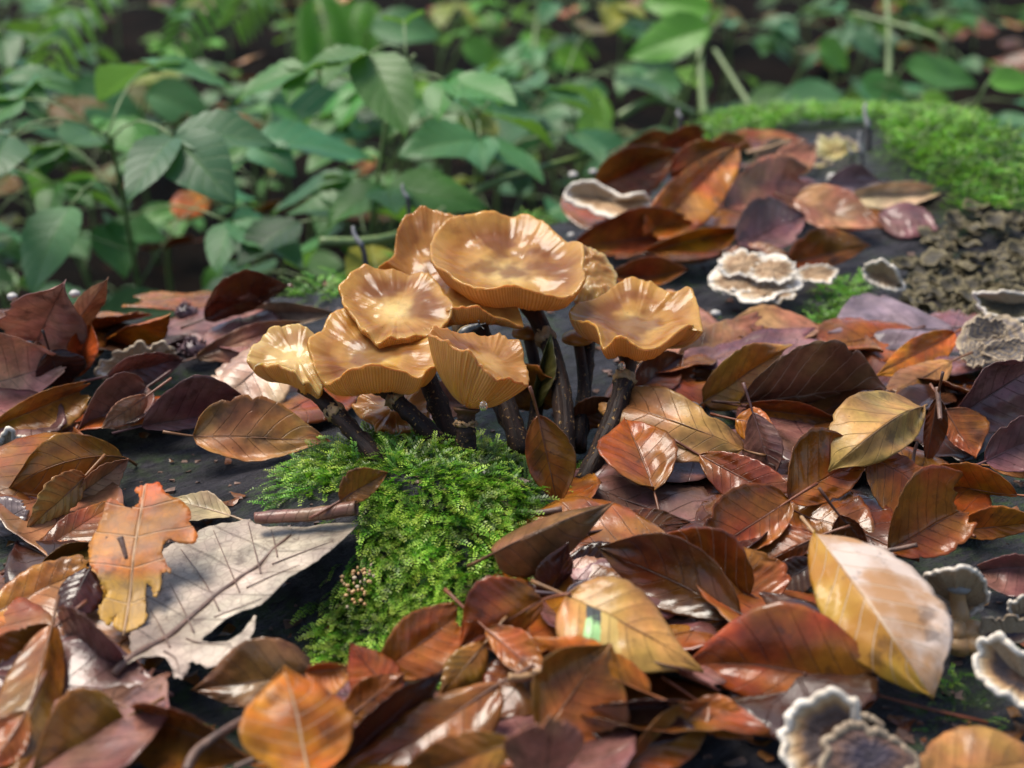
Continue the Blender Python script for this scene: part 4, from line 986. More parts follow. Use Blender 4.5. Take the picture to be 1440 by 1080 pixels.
LF((1106, 715, .8), (1236, 768, .5), (1190, 693, 1.1), (1150, 764, .5), col='brown', wet=1.0, corr=.07, label="shiny pleated brown leaf above the two-tone leaf's stalk")
LF((1180, 724, 1.4), (1222, 772, .5), (1205, 730, 1.3), (1178, 765, .5), col='umber', wet=.8, label="small dark rolled leaf on the shiny pleated one", curl=.5)
LF((1150, 755, 1.1), (1055, 800, .5), (1090, 742, 1.1), (1122, 790, .5), col='brown', wet=.65, label="plain brown leaf under the two-tone leaf's tip stalk")
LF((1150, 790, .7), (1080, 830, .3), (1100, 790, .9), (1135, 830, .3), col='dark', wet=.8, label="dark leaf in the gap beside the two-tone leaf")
LF((1430, 696, .5), (1303, 683, .4), (1345, 656, 1.4), (1390, 698, .25), col='orange', wet=.45, label="orange leaf lying alone on dark wood at the right")
LF((1350, 746, .3), (1475, 732, .8), (1400, 712, 1.2), (1412, 757, .25), col='orange', wet=.5, label="orange leaf at the right edge below the lone one")
LF((1490, 792, .8), (1378, 802, .5), (1425, 784, 1.0), (1430, 842, .3), col='purple', wet=.5, label="dull violet leaf at the right edge above the brackets")
LF((1384, 649, .8), (1490, 598, 1.5), (1402, 598, 1.9), (1450, 660, .6), col='purple', wet=.55, label="violet-brown veined leaf at the right edge")
LF((1392, 655, .4), (1480, 670, .4), (1430, 640, .8), (1430, 672, .2), col='tan', wet=.4, label="tan leaf edge under the violet-brown veined one")
LF((1343, 588, 1.0), (1478, 500, 2.9), (1340, 545, 2.2), (1440, 582, 1.0), col='purple', wet=.75, label="brown leaf torn open along its rib at the right edge")
LF((1318, 560, 2.6), (1302, 658, .3), (1332, 605, 1.5), (1300, 600, 1.5), col='umber', wet=.45, label="thin dark leaf hanging upright over bare wood")
LF((1330, 575, 1.6), (1372, 645, .5), (1385, 590, 1.2), (1335, 630, .6), col='brown', wet=.5, label="brown leaf behind the thin hanging one")
LF((1046, 633, 1.2), (868, 566, 1.8), (940, 556, 2.4), (918, 645, 1.0), col='tan', wet=.4, label="broad tan leaf beside the rightmost mushroom's stem", corr=.03, sd=at(1063, 629, 1.6) - at(1046, 633, 1.2), M=(960, 598, 1.9))
LF((920, 689, .9), (878, 590, 1.7), (846, 648, 1.6), (966, 652, 1.6), col='brown', wet=.75, label="brown leaf with a hanging stalk under the broad tan one", sd=at(922, 722, .5) - at(920, 689, .9))
LF((1040, 565, 1.0), (1246, 545, 1.0), (1130, 484, 3.3), (1142, 574, .3), col=(.26, .13, .06), wet=.55, mat='leaf_lv', corr=.10, veins=9.0, label="broad ribbed brown leaf on its side, right of the mushrooms")
LF((990, 567, .8), (1112, 484, 2.0), (1008, 515, 2.2), (1090, 548, .9), col='gold', wet=.55, label="golden-brown leaf behind the broad ribbed one")
LF((1153, 462, .4), (1010, 472, .4), (1095, 438, .7), (1110, 488, .3), col='pink', wet=.55, label="flat pinkish leaf below the moss tuft")
LF((950, 512, .4), (1072, 464, .5), (984, 468, .9), (1022, 524, .3), col='pink', wet=.75, label="flat pink-brown leaf right behind the rightmost mushroom")
LF((1338, 466, .5), (1163, 476, .4), (1262, 410, .9), (1238, 494, .3), col='lilac', wet=.5, label="large flat lilac leaf in front of the old bracket crust")
LF((1342, 468, 1.0), (1230, 530, .5), (1265, 486, 1.2), (1305, 524, .4), col='orange', wet=.45, label="orange leaf sloping below the flat lilac one")
LF((1338, 508, .9), (1255, 553, .4), (1280, 512, .9), (1320, 548, .3), col='tan', wet=.5, label="light orange-tan leaf under the sloping orange one")
LF((1048, 572, .8), (1186, 592, .4), (1120, 565, 1.2), (1130, 608, .2), col='chest', wet=.4, label="rust-coloured leaf in the shade of the broad ribbed one")
LF((1058, 580, 2.2), (1088, 674, .5), (1040, 620, 1.2), (1096, 620, 1.7), col='purple', wet=.65, label="violet-brown drooping leaf left of the shiny folded one")
LF((1035, 590, 1.6), (1090, 600, 1.8), (1060, 572, 2.1), (1075, 625, 1.3), col='chest', wet=.5, label="small curled brown leaf on the drooping violet one")
LF((757, 584, 3.6), (786, 712, .9), (740, 632, 2.4), (814, 648, 2.2), col='brown', wet=.6, label="dull brown leaf hanging in front of the mushroom stems", corr=.015)
LF((694, 778, 1.8), (864, 706, 2.4), (800, 712, 2.6), (815, 780, 1.6), col=(.24, .105, .04), wet=.55, M=(778, 738, 2.7), label="arched brown leaf spanning the gap right of the moss cushion")
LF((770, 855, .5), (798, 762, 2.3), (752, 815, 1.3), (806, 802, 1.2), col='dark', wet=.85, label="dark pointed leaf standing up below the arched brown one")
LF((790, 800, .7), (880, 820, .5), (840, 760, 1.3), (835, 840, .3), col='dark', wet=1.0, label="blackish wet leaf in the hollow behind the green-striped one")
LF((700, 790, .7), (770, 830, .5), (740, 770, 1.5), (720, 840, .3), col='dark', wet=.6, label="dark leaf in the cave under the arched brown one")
LF((855, 745, 1.2), (970, 735, .9), (905, 715, 1.4), (910, 760, .7), col='umber', wet=1.0, label="slimy dark brown leaf below the hanging stalk")
LF((795, 836, 1.4), (905, 850, 1.2), (850, 815, 1.6), (850, 860, 1.0), col='lilac', wet=.9, label="greyish wet leaf scrap just behind the green-striped leaf")
LF((478, 704, 2.1), (545, 664, 2.6), (500, 658, 3.0), (530, 694, 2.2), col='brown', wet=.55, corr=.06, label="small brown pleated leaf resting on the moss below the slanting stem")
LF((1290, 1110, .4), (1480, 1060, .8), (1330, 1022, 1.2), (1440, 1120, .4), col='tan', wet=.3, label="smooth tan leaf in the bottom right corner", vs=.4)
LF((325, 726, .3), (236, 700, .3), (275, 692, .5), (270, 738, .25), col='beige', wet=.3, label="pale cream leaf piece behind the pale oak leaf")
LF((980, 985, .7), (1060, 1040, .3), (1030, 985, .9), (1000, 1035, .3), col='chest', wet=.7, label="brown leaf below the big red-orange one")
LF((810, 1000, .8), (960, 990, 1.1), (880, 985, 1.5), (900, 1050, .6), col='dark', wet=.95, label="dark glossy leaf with bluish shine at the bottom, right of the pleated pink one")
LF((880, 1080, .4), (1000, 985, 1.0), (920, 1010, 1.2), (980, 1060, .4), col='brown', wet=.6, label="thin brown leaf folded over the dark glossy one")
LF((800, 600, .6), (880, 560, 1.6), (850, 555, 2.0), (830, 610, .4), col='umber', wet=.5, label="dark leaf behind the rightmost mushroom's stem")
LF((700, 560, .6), (780, 540, 2.2), (730, 520, 2.6), (745, 585, .6), col='chest', wet=.4, label="rust leaf glimpsed between the rear mushroom stems")
LF((600, 560, .5), (680, 575, .8), (640, 540, 1.4), (640, 600, .4), col='purple', wet=.5, label="violet-brown leaf behind the sideways mushroom's stem")
LF((752, 575, 1.2), (775, 470, 3.6), (755, 522, 2.6), (778, 530, 2.6), col=(.10, .09, .02), wet=.4, label="narrow olive leaf standing between the rear stems")
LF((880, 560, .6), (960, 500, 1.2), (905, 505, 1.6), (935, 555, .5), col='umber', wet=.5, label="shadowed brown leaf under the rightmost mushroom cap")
# --- far leaf pile
LF((838, 264, 1.2), (955, 214, 2.8), (882, 207, 3.4), (915, 278, .9), col='brown', wet=.75, label="dark brown leaf leaning in the rear pile next to the cup-shaped bracket")
LF((942, 242, 2.2), (1040, 210, 3.0), (985, 195, 3.6), (988, 248, 1.6), col='chest', wet=.55, label="rusty leaf on top of the rear pile")
LF((1034, 209, 3.4), (918, 324, 1.2), (940, 262, 2.8), (1012, 284, 2.0), col='orange', wet=.4, label="long orange leaf with a dark spot, draped over the rear pile")
LF((926, 203, 2.2), (990, 188, 2.6), (955, 178, 3.2), (960, 207, 1.9), col='chest', wet=.4, label="rearmost rusty leaf of the far pile")
LF((806, 348, .3), (965, 328, .9), (852, 302, 1.9), (890, 356, .3), col='brown', wet=.55, label="brown leaf at the front foot of the rear pile")
LF((900, 356, .6), (1040, 324, 1.0), (985, 322, 1.6), (965, 374, .2), col='orange', wet=.5, label="orange-edged leaf at the bottom of the rear pile")
LF((1016, 292, 1.5), (1135, 274, 1.4), (1068, 227, 3.2), (1062, 304, 1.0), col='pink', wet=.7, label="pinkish-brown leaf right of the long orange one in the rear pile")
LF((1036, 345, .8), (1134, 302, 1.4), (1070, 278, 2.4), (1096, 354, .4), col='purple', wet=.95, label="violet shiny leaf in the middle of the rear pile")
LF((1010, 362, .3), (1110, 358, .6), (1060, 340, .9), (1065, 376, .2), col='pink', wet=.5, label="pink leaf just behind the cream rosette fungus")
LF((1116, 282, 1.5), (1244, 322, .8), (1188, 270, 1.9), (1168, 328, .6), col='pink', wet=.65, label="smooth pink-brown leaf on the right of the rear pile")
LF((1108, 370, .4), (1224, 345, .6), (1160, 318, 1.8), (1172, 374, .2), col='chest', wet=.5, label="rust-brown arched leaf below the smooth pink-brown one")
LF((1196, 278, .9), (1320, 268, 1.2), (1262, 258, 1.6), (1262, 296, .6), col='beige', wet=.35, label="pale tan leaf against the moss carpet")
LF((1236, 300, .9), (1322, 322, .6), (1290, 282, 1.4), (1270, 332, .4), col='purple', wet=.7, label="violet-pink leaf under the pale tan one by the moss carpet")
LF((1162, 262, .9), (1240, 258, 1.0), (1205, 236, 1.8), (1200, 280, .6), col='lilac', wet=.6, label="greyish leaf at the foot of the short grey stalk")
LF((1094, 238, 1.4), (1148, 205, 2.0), (1105, 205, 2.2), (1142, 238, 1.2), col='pink', wet=.5, label="small pinkish leaf left of the yellowish bracket")
LF((1108, 262, 1.5), (1166, 272, 1.2), (1140, 248, 1.9), (1134, 284, 1.0), col='purple', wet=.8, label="small violet leaf below the small pinkish one")
LF((858, 388, .6), (968, 378, 1.0), (905, 362, 1.4), (912, 404, .3), col='brown', wet=.55, M=(915, 390, .4), label="curled brown leaf on bare wood behind the notched mushroom")
LF((880, 205, 1.0), (950, 190, 1.6), (910, 183, 2.2), (920, 210, .9), col='tan', wet=.2, label="dry tan leaf edge at the log's back behind the rear pile")
LF((1000, 205, 1.4), (1060, 208, 1.4), (1030, 190, 2.2), (1030, 216, 1.0), col='tan', wet=.2, label="crumpled dry leaf between the rear pile and the moss carpet")
LF((1060, 225, 1.4), (1112, 197, 2.0), (1075, 200, 2.2), (1100, 222, 1.2), col='beige', wet=.2, label="dry straw-coloured leaf strip left of the small pinkish leaf")

# --- the pale oak leaf and the orange lobed leaf, outlines with lobes
o_surf = [None]
def outline_leaf(poly, B, T, hf, col, label, mat, wet, half, seed):
    """a lobed leaf whose outline is given in the photograph; hf(px, py) = its height over the log"""
    from mathutils.geometry import delaunay_2d_cdt
    P3 = [at(x, y, hf(x, y)) for x, y in poly]
    pc = catmull(P3, len(poly) * 4, True)
    b, t = at(*B), at(*T); ch = nrm(t - b)
    q = pc - pc.mean(0); nn = np.linalg.svd(q)[2][2]
    if nn[2] < 0: nn = -nn
    e1 = nrm(ch - nn * (ch @ nn)); e2 = np.cross(nn, e1)
    b2 = np.stack([(pc - b) @ e1, (pc - b) @ e2], -1)
    r_ = np.random.default_rng(seed)
    b2 = b2 + .02 * r_.normal(size=b2.shape)
    lo, hi = b2.min(0), b2.max(0); step = .13
    gx_, gy_ = np.meshgrid(np.arange(lo[0], hi[0], step), np.arange(lo[1], hi[1], step), indexing='ij')
    g = np.stack([gx_.ravel(), gy_.ravel()], -1); g = g[inside(b2, g[:, 0], g[:, 1])]
    pts = [Vector(p) for p in np.vstack([b2, g])]; n = len(b2)
    vo, eo, fo, *_ = delaunay_2d_cdt(pts, [(i, (i + 1) % n) for i in range(n)], [], 1, 1e-5)
    v2 = np.array([tuple(p) for p in vo]); L = np.linalg.norm(t - b)
    au = np.abs(v2[:, 1]) / half
    ph = v2[:, 0] / L * 6 - au * .9
    z = .22 * fbm(v2[:, 0] * .35 + seed, v2[:, 1] * .35, 3) + .03 * np.abs(np.sin(np.pi * (ph + .5))) + .05 * au
    V = b + e1 * v2[:, :1] + e2 * v2[:, 1:] + nn * z[:, None]
    uv = np.stack([.5 + .5 * v2[:, 1] / half, v2[:, 0] / L], -1)
    F = np.array([f for f in fo if len(f) == 3])
    org = V.mean(0); org[2] = V[:, 2].min()
    o = put("oak_leaf", V, F, MAT[mat], org, uv=uv, color=(*(PAL[col] if isinstance(col, str) else col), wet))
    sm = o.modifiers.new("thickness", 'SOLIDIFY'); sm.thickness = .022 * CM; sm.offset = 0
    tag(o, label, "leaf"); LEAVES.append((o, V.mean(0)))
    tt = np.linspace(-.06, .97, 20); mv = np.stack([tt * L, 0 * tt], -1)
    zz = .22 * fbm(mv[:, 0] * .35 + seed, mv[:, 1] * .35, 3)
    def surf(x, y):
        q = at(x, y, hf(x, y)) - b; a1, a2 = q @ e1, q @ e2
        return b + e1 * a1 + e2 * a2 + nn * (float(.22 * fbm(a1 * .35 + seed, a2 * .35, 3)) + .05 * abs(a2) / half + .055)
    o_surf[0] = surf
    return o, org, b + e1 * mv[:, :1] + nn * (zz + .03)[:, None]
o, org, mid = outline_leaf([(181, 945), (186, 928), (183, 905), (184, 893), (192, 880), (204, 876), (205, 846), (204, 818), (213, 820), (217, 836), (224, 822), (226, 800), (226, 770), (232, 762), (262, 748), (283, 735), (318, 726), (345, 719), (355, 724), (375, 730), (430, 728), (500, 727), (487, 748), (462, 773), (430, 794), (400, 816), (372, 842), (358, 849), (334, 858), (308, 875), (286, 898), (292, 906), (320, 902), (343, 882), (357, 862), (359, 872), (352, 892), (338, 907), (322, 918), (306, 930), (290, 936), (276, 930), (268, 931), (264, 942), (254, 953), (245, 953), (241, 940), (230, 928), (214, 931), (200, 934)],
    (181, 946, .6), (413, 737, 1.4), lambda x, y: .7 + .95 * (x - 180) / 320, 'pale', "big pale greyish oak leaf with a thick dark midrib", 'oak', .2, 4.2, 31)
V, Fs, uv = tube(mid, np.linspace(.11, .03, 20), 8); put("midrib", V, Fs, MAT['twig'], org, o, uv)
for pts in [[(240, 913), (225, 880), (208, 850)], [(272, 887), (255, 850), (236, 812)], [(308, 857), (285, 810), (252, 765)], [(336, 829), (318, 785), (298, 738)], [(365, 800), (356, 765), (346, 724)], [(388, 775), (384, 755), (378, 733)],
            [(262, 897), (285, 908), (325, 905)], [(300, 865), (340, 850), (368, 838)], [(345, 822), (385, 805), (420, 790)], [(380, 785), (430, 770), (468, 758)], [(232, 920), (248, 930), (252, 948)]]:
    V, Fs, uv = tube(catmull([o_surf[0](*q) for q in pts], 12), np.linspace(.024, .008, 12), 6); put("vein", V, Fs, MAT['stalk'], org, o, uv, color=(.20, .13, .10, 1))
o, org, mid = outline_leaf([(190, 690), (197, 686), (205, 684), (224, 681), (230, 690), (240, 702), (256, 706), (268, 721), (270, 737), (278, 752), (274, 763), (262, 764), (245, 761), (234, 762), (229, 772), (230, 785), (236, 796), (241, 808), (228, 806), (224, 830), (217, 838), (212, 822), (205, 818), (204, 850), (204, 870), (190, 880), (172, 886), (158, 876), (160, 860), (152, 878), (141, 868), (139, 855), (145, 840), (150, 828), (141, 818), (136, 806), (128, 795), (124, 778), (128, 758), (140, 737), (150, 712), (156, 704), (168, 708), (180, 715), (190, 714), (196, 705), (195, 697)],
    (172, 888, .9), (206, 681, 2.6), lambda x, y: .9 + 1.7 * (885 - y) / 200, (.52, .125, .006), "orange lobed oak leaf with a yellow lower part, overlapping the pale one", 'oak_y', .1, 2.6, 77)
V, Fs, uv = tube(mid[1:], np.linspace(.035, .012, 19), 6); put("midrib", V, Fs, MAT['stalk_pale'], org, o, uv)
V, Fs, uv = tube(catmull([at(169, 756, 2.55), at(173, 768, 2.4), at(178, 786, 2.15)], 8), np.linspace(.09, .05, 8), 8)
put("stalk_stub", V, Fs, MAT['twig'], LEAVES[-1][0].location / CM - Vector((0, 0, ZOFF)), parent=LEAVES[-1][0], uv=uv)

# --- crumbs of rotten wood and soil on the bare log
rc_ = np.random.default_rng(44); parts = []
qs = np.array([at(rc_.uniform(-40, 1480), rc_.uniform(330, 1100), 0) for _ in range(900)]); qs = qs[sdist(qs[:, 0], qs[:, 1]) > 2]
for q in qs:
    s_ = abs(rc_.normal()) * .05 + .02; z = float(zlog(q[0], q[1]))
    c = np.array([q[0], q[1], z + s_ * .3]); d = rc_.normal(size=(8, 3)) * s_ * np.array([1.3, 1.3, .6])
    base = np.array([(-1, -1, -1), (1, -1, -1), (1, 1, -1), (-1, 1, -1), (-1, -1, 1), (1, -1, 1), (1, 1, 1), (-1, 1, 1)]) * s_ * np.array([1.2, .8, .5])
    V8 = c + base + d * .5
    F8 = np.array([(0, 3, 2, 1), (4, 5, 6, 7), (0, 1, 5, 4), (1, 2, 6, 5), (2, 3, 7, 6), (3, 0, 4, 7)])
    parts.append((V8, [F8], np.zeros((8, 2))))
V, F, uv = join(parts)
o = put("wood_crumbs", V, F, MAT['twig'], at(720, 700, 0), uv=uv)
o.data.polygons.foreach_set("use_smooth", np.zeros(len(o.data.polygons), dtype=bool))
o["kind"] = "stuff"; o["label"] = "brown crumbs of rotten wood and soil scattered over the bare log"; o["category"] = "debris"

# --- torn bits of leaf strewn over wood and moss
parts = []; rb = np.random.default_rng(45)
qs = np.array([at(rb.uniform(-40, 1480), rb.uniform(380, 1100), 0) for _ in range(420)]); qs = qs[sdist(qs[:, 0], qs[:, 1]) > 2]
for q in qs:
    if mound(q[0], q[1]) > .3 and rb.random() < .8: continue
    s_ = rb.uniform(.08, .42); k = 9; th = np.linspace(0, 2 * np.pi, k, endpoint=False); R = s_ * rb.uniform(.45, 1.1, k)
    el = rb.uniform(.4, 1); a = rb.uniform(0, 6.28)
    x, y = R * np.cos(th), R * np.sin(th) * el; ring = np.stack([x * math.cos(a) - y * math.sin(a), x * math.sin(a) + y * math.cos(a), .35 * (x ** 2 - y ** 2) / s_ + rb.uniform(-.02, .02, k)], -1)
    c = np.array([q[0], q[1], float(zlog(q[0], q[1])) + .05 + rb.uniform(0, .08)])
    Vb = np.vstack([c, c + ring * .55, c + ring]); j = np.arange(k); j2 = (j + 1) % k
    parts.append((Vb, [np.stack([1 + j, 1 + k + j, 1 + k + j2, 1 + j2], -1), np.stack([0 * j, 1 + j, 1 + j2], -1)], np.tile(rb.uniform(.1, .9, (1, 2)), (len(Vb), 1)) + np.vstack([[0, 0], ring[:, :2] * .1, ring[:, :2] * .2])))
V, F, uv = join(parts)
o = put("leaf_fragments", V, F, MAT['leaf'], at(720, 700, 0), uv=uv, color=(.17, .065, .02, .5))
o["kind"] = "stuff"; o["label"] = "small torn brown leaf bits strewn over the bare log"; o["category"] = "debris"

# --- twigs
for (pts, r0, r1, mat, lab) in [
    ([(262, 1085, .9), (275, 1058, 1.1), (305, 1035, 1.3), (345, 1010, 1.0)], .13, .09, 'twig', "pinkish curved twig at the bottom beside the bright orange leaf"),
    ([(330, 1080, .9), (360, 1066, 1.1), (395, 1050, 1.2)], .07, .05, 'twig', "thin twig below the bright orange leaf"),
    ([(175, 940, .5), (172, 962, .35), (190, 988, .2)], .11, .07, 'twig', "short bent twig at the pale oak leaf's stalk"),
    ([(1205, 770, 1.0), (1240, 775, .9), (1290, 766, 1.2)], .06, .07, 'twig', "thin reddish stalk lying across the red-brown spread leaf"),
    ([(1283, 668, .3), (1285, 640, .8), (1290, 622, 1.2)], .06, .05, 'twig', "thin twig standing on bare wood beside the hanging leaf"),
    ([(1318, 545, 2.9), (1321, 575, 2.4), (1322, 590, 2.2)], .09, .07, 'twig', "dark twig end above the thin hanging leaf"),
    ([(640, 690, 1.6), (700, 705, 1.5), (735, 722, 1.4), (790, 716, 1.6)], .06, .09, 'twig', "dark bent stalk lying on the moss cushion's right flank"),
    ([(716, 952, 1.6), (735, 953, 1.5), (760, 945, 1.4)], .10, .09, 'stalk_pale', "cut reddish stalk end beside the large folded leaf"),
    ([(1050, 215, 2.0), (1080, 208, 2.2), (1112, 197, 2.4)], .12, .09, 'stalk_pale', "pale straw twig behind the rear pile")]:
    P = catmull([at(*q) for q in pts], 16); V, Fs, uv = tube(P, np.linspace(r0, r1, 16), 8)
    tag(put("twig", V, Fs, MAT[mat], P[0], uv=uv), lab, "twig", "twigs and loose stalks")
# rolled leaf lying on the oak leaf's upper edge
P = catmull([at(360, 728, 1.45), at(410, 726, 1.6), (at(455, 722, 1.75)), at(502, 714, 1.95)], 30)
th = np.linspace(-.4, 5.6, 26); rr = np.linspace(.18, .24, 30)
ax = nrm(P[-1] - P[0]); n1 = nrm(np.cross(ax, [0, 0, 1])); n2 = np.cross(n1, ax)
V = P[:, None] + (rr[:, None] * (1 - .03 * th)[None])[..., None] * (n1 * np.cos(th)[None, :, None] + n2 * np.sin(th)[None, :, None])
V = V + .02 * np.stack([fbm(V[..., 0] * 3, V[..., 1] * 3, 2)] * 3, -1)
o = put("rolled_leaf", V.reshape(-1, 3), grid_faces(30, 26), MAT['leaf'], P[0], uv=np.stack(np.broadcast_arrays(np.linspace(.5, 1, 26)[None], np.linspace(0, 1, 30)[:, None]), -1).reshape(-1, 2), color=(.20, .10, .065, .5))
s = o.modifiers.new("thickness", 'SOLIDIFY'); s.thickness = .02 * CM
tag(o, "tightly rolled brown leaf lying along the pale oak leaf's upper edge", "leaf")

# --- leaves buried in the litter between the ones above
N_MAIN = len(LEAVES)
fill_polys = [
    ([(640, 850), (760, 725), (830, 660), (880, 560), (960, 470), (1100, 450), (1300, 480), (1440, 490), (1440, 610), (1320, 640), (1290, 770), (1140, 960), (980, 1020), (940, 1080), (490, 1080), (500, 950)], 34, 2.2),
    ([(-10, 445), (150, 410), (390, 430), (450, 470), (440, 570), (200, 610), (-10, 640)], 12, 3.2),
    ([(-10, 650), (70, 690), (110, 800), (80, 900), (170, 1010), (180, 1080), (-10, 1080)], 9, 2.6),
    ([(815, 335), (855, 225), (1000, 200), (1250, 240), (1310, 310), (1130, 365), (950, 372)], 10, 3.4)]
areas = ["in the heap right of the moss cushion", "in the drift left of the mushrooms", "in the litter along the left edge", "in the rear pile"]
tones = ['brown', 'umber', 'dark', 'chest', 'purple', 'pink', 'red', 'purple', 'brown']
tone_word = {'purple': "violet-brown", 'pink': "pinkish", 'brown': "brown", 'umber': "dark brown", 'dark': "blackish", 'chest': "chestnut", 'red': "red-brown"}
fills = []
for k, (poly, num, _) in enumerate(fill_polys):
    P = np.array([at(x, y, .3)[:2] for x, y in poly]); r = np.random.default_rng(70 + k); got = []
    lo, hi = P.min(0), P.max(0); tries = 0
    while len(got) < num and tries < 4000:
        tries += 1; q = r.uniform(lo, hi)
        if inside(P, q[0], q[1]) and all(np.hypot(*(q - g)) > math.sqrt(np.prod(hi - lo) / num) * .45 for g in got): got.append(q)
    got.sort(key=lambda g: g[0])
    for i, q in enumerate(got):
        a = r.uniform(0, 6.283); L = r.uniform(4.2, 6.4); h = r.uniform(.15, .75)
        d = np.array([math.cos(a), math.sin(a), r.uniform(-.12, .12)]); s_ = np.array([-math.sin(a), math.cos(a), r.uniform(-.3, .3)])
        c = np.array([q[0], q[1], h]); c[2] += max(0, float(mound(q[0], q[1]))) * .5
        t = tones[r.integers(len(tones))]
        fills.append((k, c, d, s_, L, t, r.uniform(.5, 1.0)))
for k in range(4):
    mine = [f for f in fills if f[0] == k]; n_ = len(mine)
    for i, (kk, c, d, s_, L, t, w) in enumerate(mine):
        near = min(LEAVES[:N_MAIN], key=lambda e: np.linalg.norm(e[1] - c))[0]["label"]
        anchor = near.split(",")[0]
        for cut in (" with ", " at the ", " in the ", " on the ", " against ", " behind ", " below ", " beside ", " in front", " under ", " lying ", " next to ", " right of ", " left of ", " above "):
            anchor = anchor.split(cut)[0]
        add_leaf(c - d * L / 2, c + d * L / 2, c + s_ * L * .31, c - s_ * L * .31, col=t, wet=w, res=(17, 23), tear=.5, curl=float(np.clip(c[0] * 7 % 1 * .4 - .2, -.2, .2)), group="half-buried beech leaves",
                 stalk=.4, label=f"{tone_word[t]} half-buried leaf by the {anchor}")
seen = {}
for o, c in LEAVES[N_MAIN:]:
    seen.setdefault(o["label"], []).append((o, c))
for lab, lst in seen.items():
    if len(lst) > 1:
        lst.sort(key=lambda e: -e[1][1])
        words = ["rear one", "front one"] if len(lst) == 2 else ["rear one"] + ["middle one", "third one", "fourth one", "fifth one"][:len(lst) - 2] + ["front one"]
        for (o, c), w in zip(lst, words): o["label"] = lab + ", " + w

# ------------------------------------------------------------------ plants behind the log
def leaf_local(L, W, seed, droop=.25, serr=.05, fold=.18, nu=13, nv=21):
    """a green leaf in its own frame: base at 0, running along +Y, face up"""
    r = np.random.default_rng(seed)
    u = np.linspace(-1, 1, nu); v = np.linspace(0, 1, nv); U, Vv = np.meshgrid(u, v, indexing='ij'); au = np.abs(U)
    w = green_profile(v) * W / 2
    w = w * (1 + serr * ((v * 13) % 1 - .5))
    x = U * w[None]; y = Vv * L; z = au * w[None] * fold - droop * L * Vv ** 2
    ph = Vv * 7 - au * 1.8
    z = z + .03 * W * np.abs(np.sin(np.pi * ph)) * np.sqrt(au) + .05 * W * au ** 2 * np.sin(Vv * 8 + r.uniform(0, 6))
    return np.stack([x, y, z], -1).reshape(-1, 3), grid_faces(nu, nv), np.stack([(U + 1) / 2, Vv], -1).reshape(-1, 2)
GREEN = [leaf_local(8.0, 5.4, 1), leaf_local(7.0, 4.2, 2, .15), leaf_local(6.0, 4.4, 3, .4), leaf_local(9.0, 5.0, 4, .3), leaf_local(5.0, 3.0, 5, .1)]
GM = []
for V, F, uv in GREEN:
    me = mesh_np("green_leaf", V * CM, F, uv); me.materials.append(MAT['green']); GM.append(me)
from mathutils import Matrix
def green_leaf(parent, porg, base, direc, normal, kind, scale, color):
    y = nrm(direc); z = nrm(np.asarray(normal, float) - y * np.dot(normal, y)); x = np.cross(y, z)
    o = bpy.data.objects.new("leaf", GM[kind]); COL.objects.link(o); o.parent = parent
    m = Matrix(((x[0], y[0], z[0], 0), (x[1], y[1], z[1], 0), (x[2], y[2], z[2], 0), (0, 0, 0, 1)))
    loc = (np.asarray(base) - porg) * CM
    o.matrix_basis = Matrix.Translation(Vector(loc)) @ m @ Matrix.Scale(scale, 4)
    o.color = color
    return o
GCOL = {'mid': (.034, .145, .022, 1), 'deep': (.010, .055, .016, 1), 'blue': (.036, .145, .060, 1), 'light': (.095, .29, .018, 1), 'yell': (.20, .42, .025, 1)}
def bramble(x, y, height, nleaf, spread, color, label, r, z0=-25.0, kindset=(0, 1, 2, 3), group="leafy plants behind the log", size=(.42, .85), name="bramble_plant"):
    org = np.array([x, y, z0]); root = empty(name, org)
    az = r.uniform(0, 6.283); lean = np.array([math.cos(az), math.sin(az), 0]) * r.uniform(.1, .5) * height
    P = catmull([org, org + [0, 0, height * .5] + lean * .2, org + [0, 0, height * .9] + lean * .65, org + [0, 0, height] + lean], 16)
    parts = [tube(P, np.linspace(.2, .09, 16), 6)]
    for i in range(nleaf):
        t = .3 + .7 * (i + .7) / nleaf; k = min(15, int(t * 15)); b = P[k]
        a = az + i * 2.4 + r.uniform(-.5, .5); d = np.array([math.cos(a), math.sin(a), r.uniform(-.05, .55)])
        e = b + d * spread * r.uniform(.6, 1.2)
        parts.append(tube(np.linspace(b, e, 5) + np.array([0, 0, 1])[None] * (.12 * spread * np.sin(np.linspace(0, np.pi, 5)))[:, None], .06, 5))
        c = np.array(GCOL[color]) * r.uniform(.6, 1.6); c = c * np.array([r.uniform(.8, 1.6), 1, r.uniform(.6, 1.3), 1]); c[3] = 1
        if r.random() < .07: c = np.array([.28, .26, .03, 1])
        if r.random() < .05: c = np.array([.16, .075, .02, 1])
        for s in ((0,) if r.random() < .35 else (-1, 0, 1)):
            aa = a + s * 1.05; dd = np.array([math.cos(aa), math.sin(aa), r.uniform(-.35, .15)])
            nn = np.array([r.normal() * .25, -.15 + r.normal() * .25, 1.0])
            green_leaf(root, org, e, dd, nn, kindset[r.integers(len(kindset))], r.uniform(*size) * (1 if s == 0 else .85), c)
    V, F, uv = join(parts); put("stem", V, F, MAT['stalk_green'], org, root, uv)
    return tag(root, label, "plant", group)
r = np.random.default_rng(5)
rows = [(84, 7, -48, 2, 21, 31), (104, 9, -62, 24, 16, 28), (128, 12, -72, 66, 10, 26), (156, 13, -80, 80, 8, 26), (190, 13, -92, 92, 8, 28), (228, 12, -104, 104, 8, 30), (272, 13, -120, 120, 10, 34), (315, 13, -135, 135, 14, 40)]
rown = ["front row behind the log", "second row behind the log", "third row behind the log", "fourth row", "fifth row", "sixth row", "seventh row", "last row far behind"]
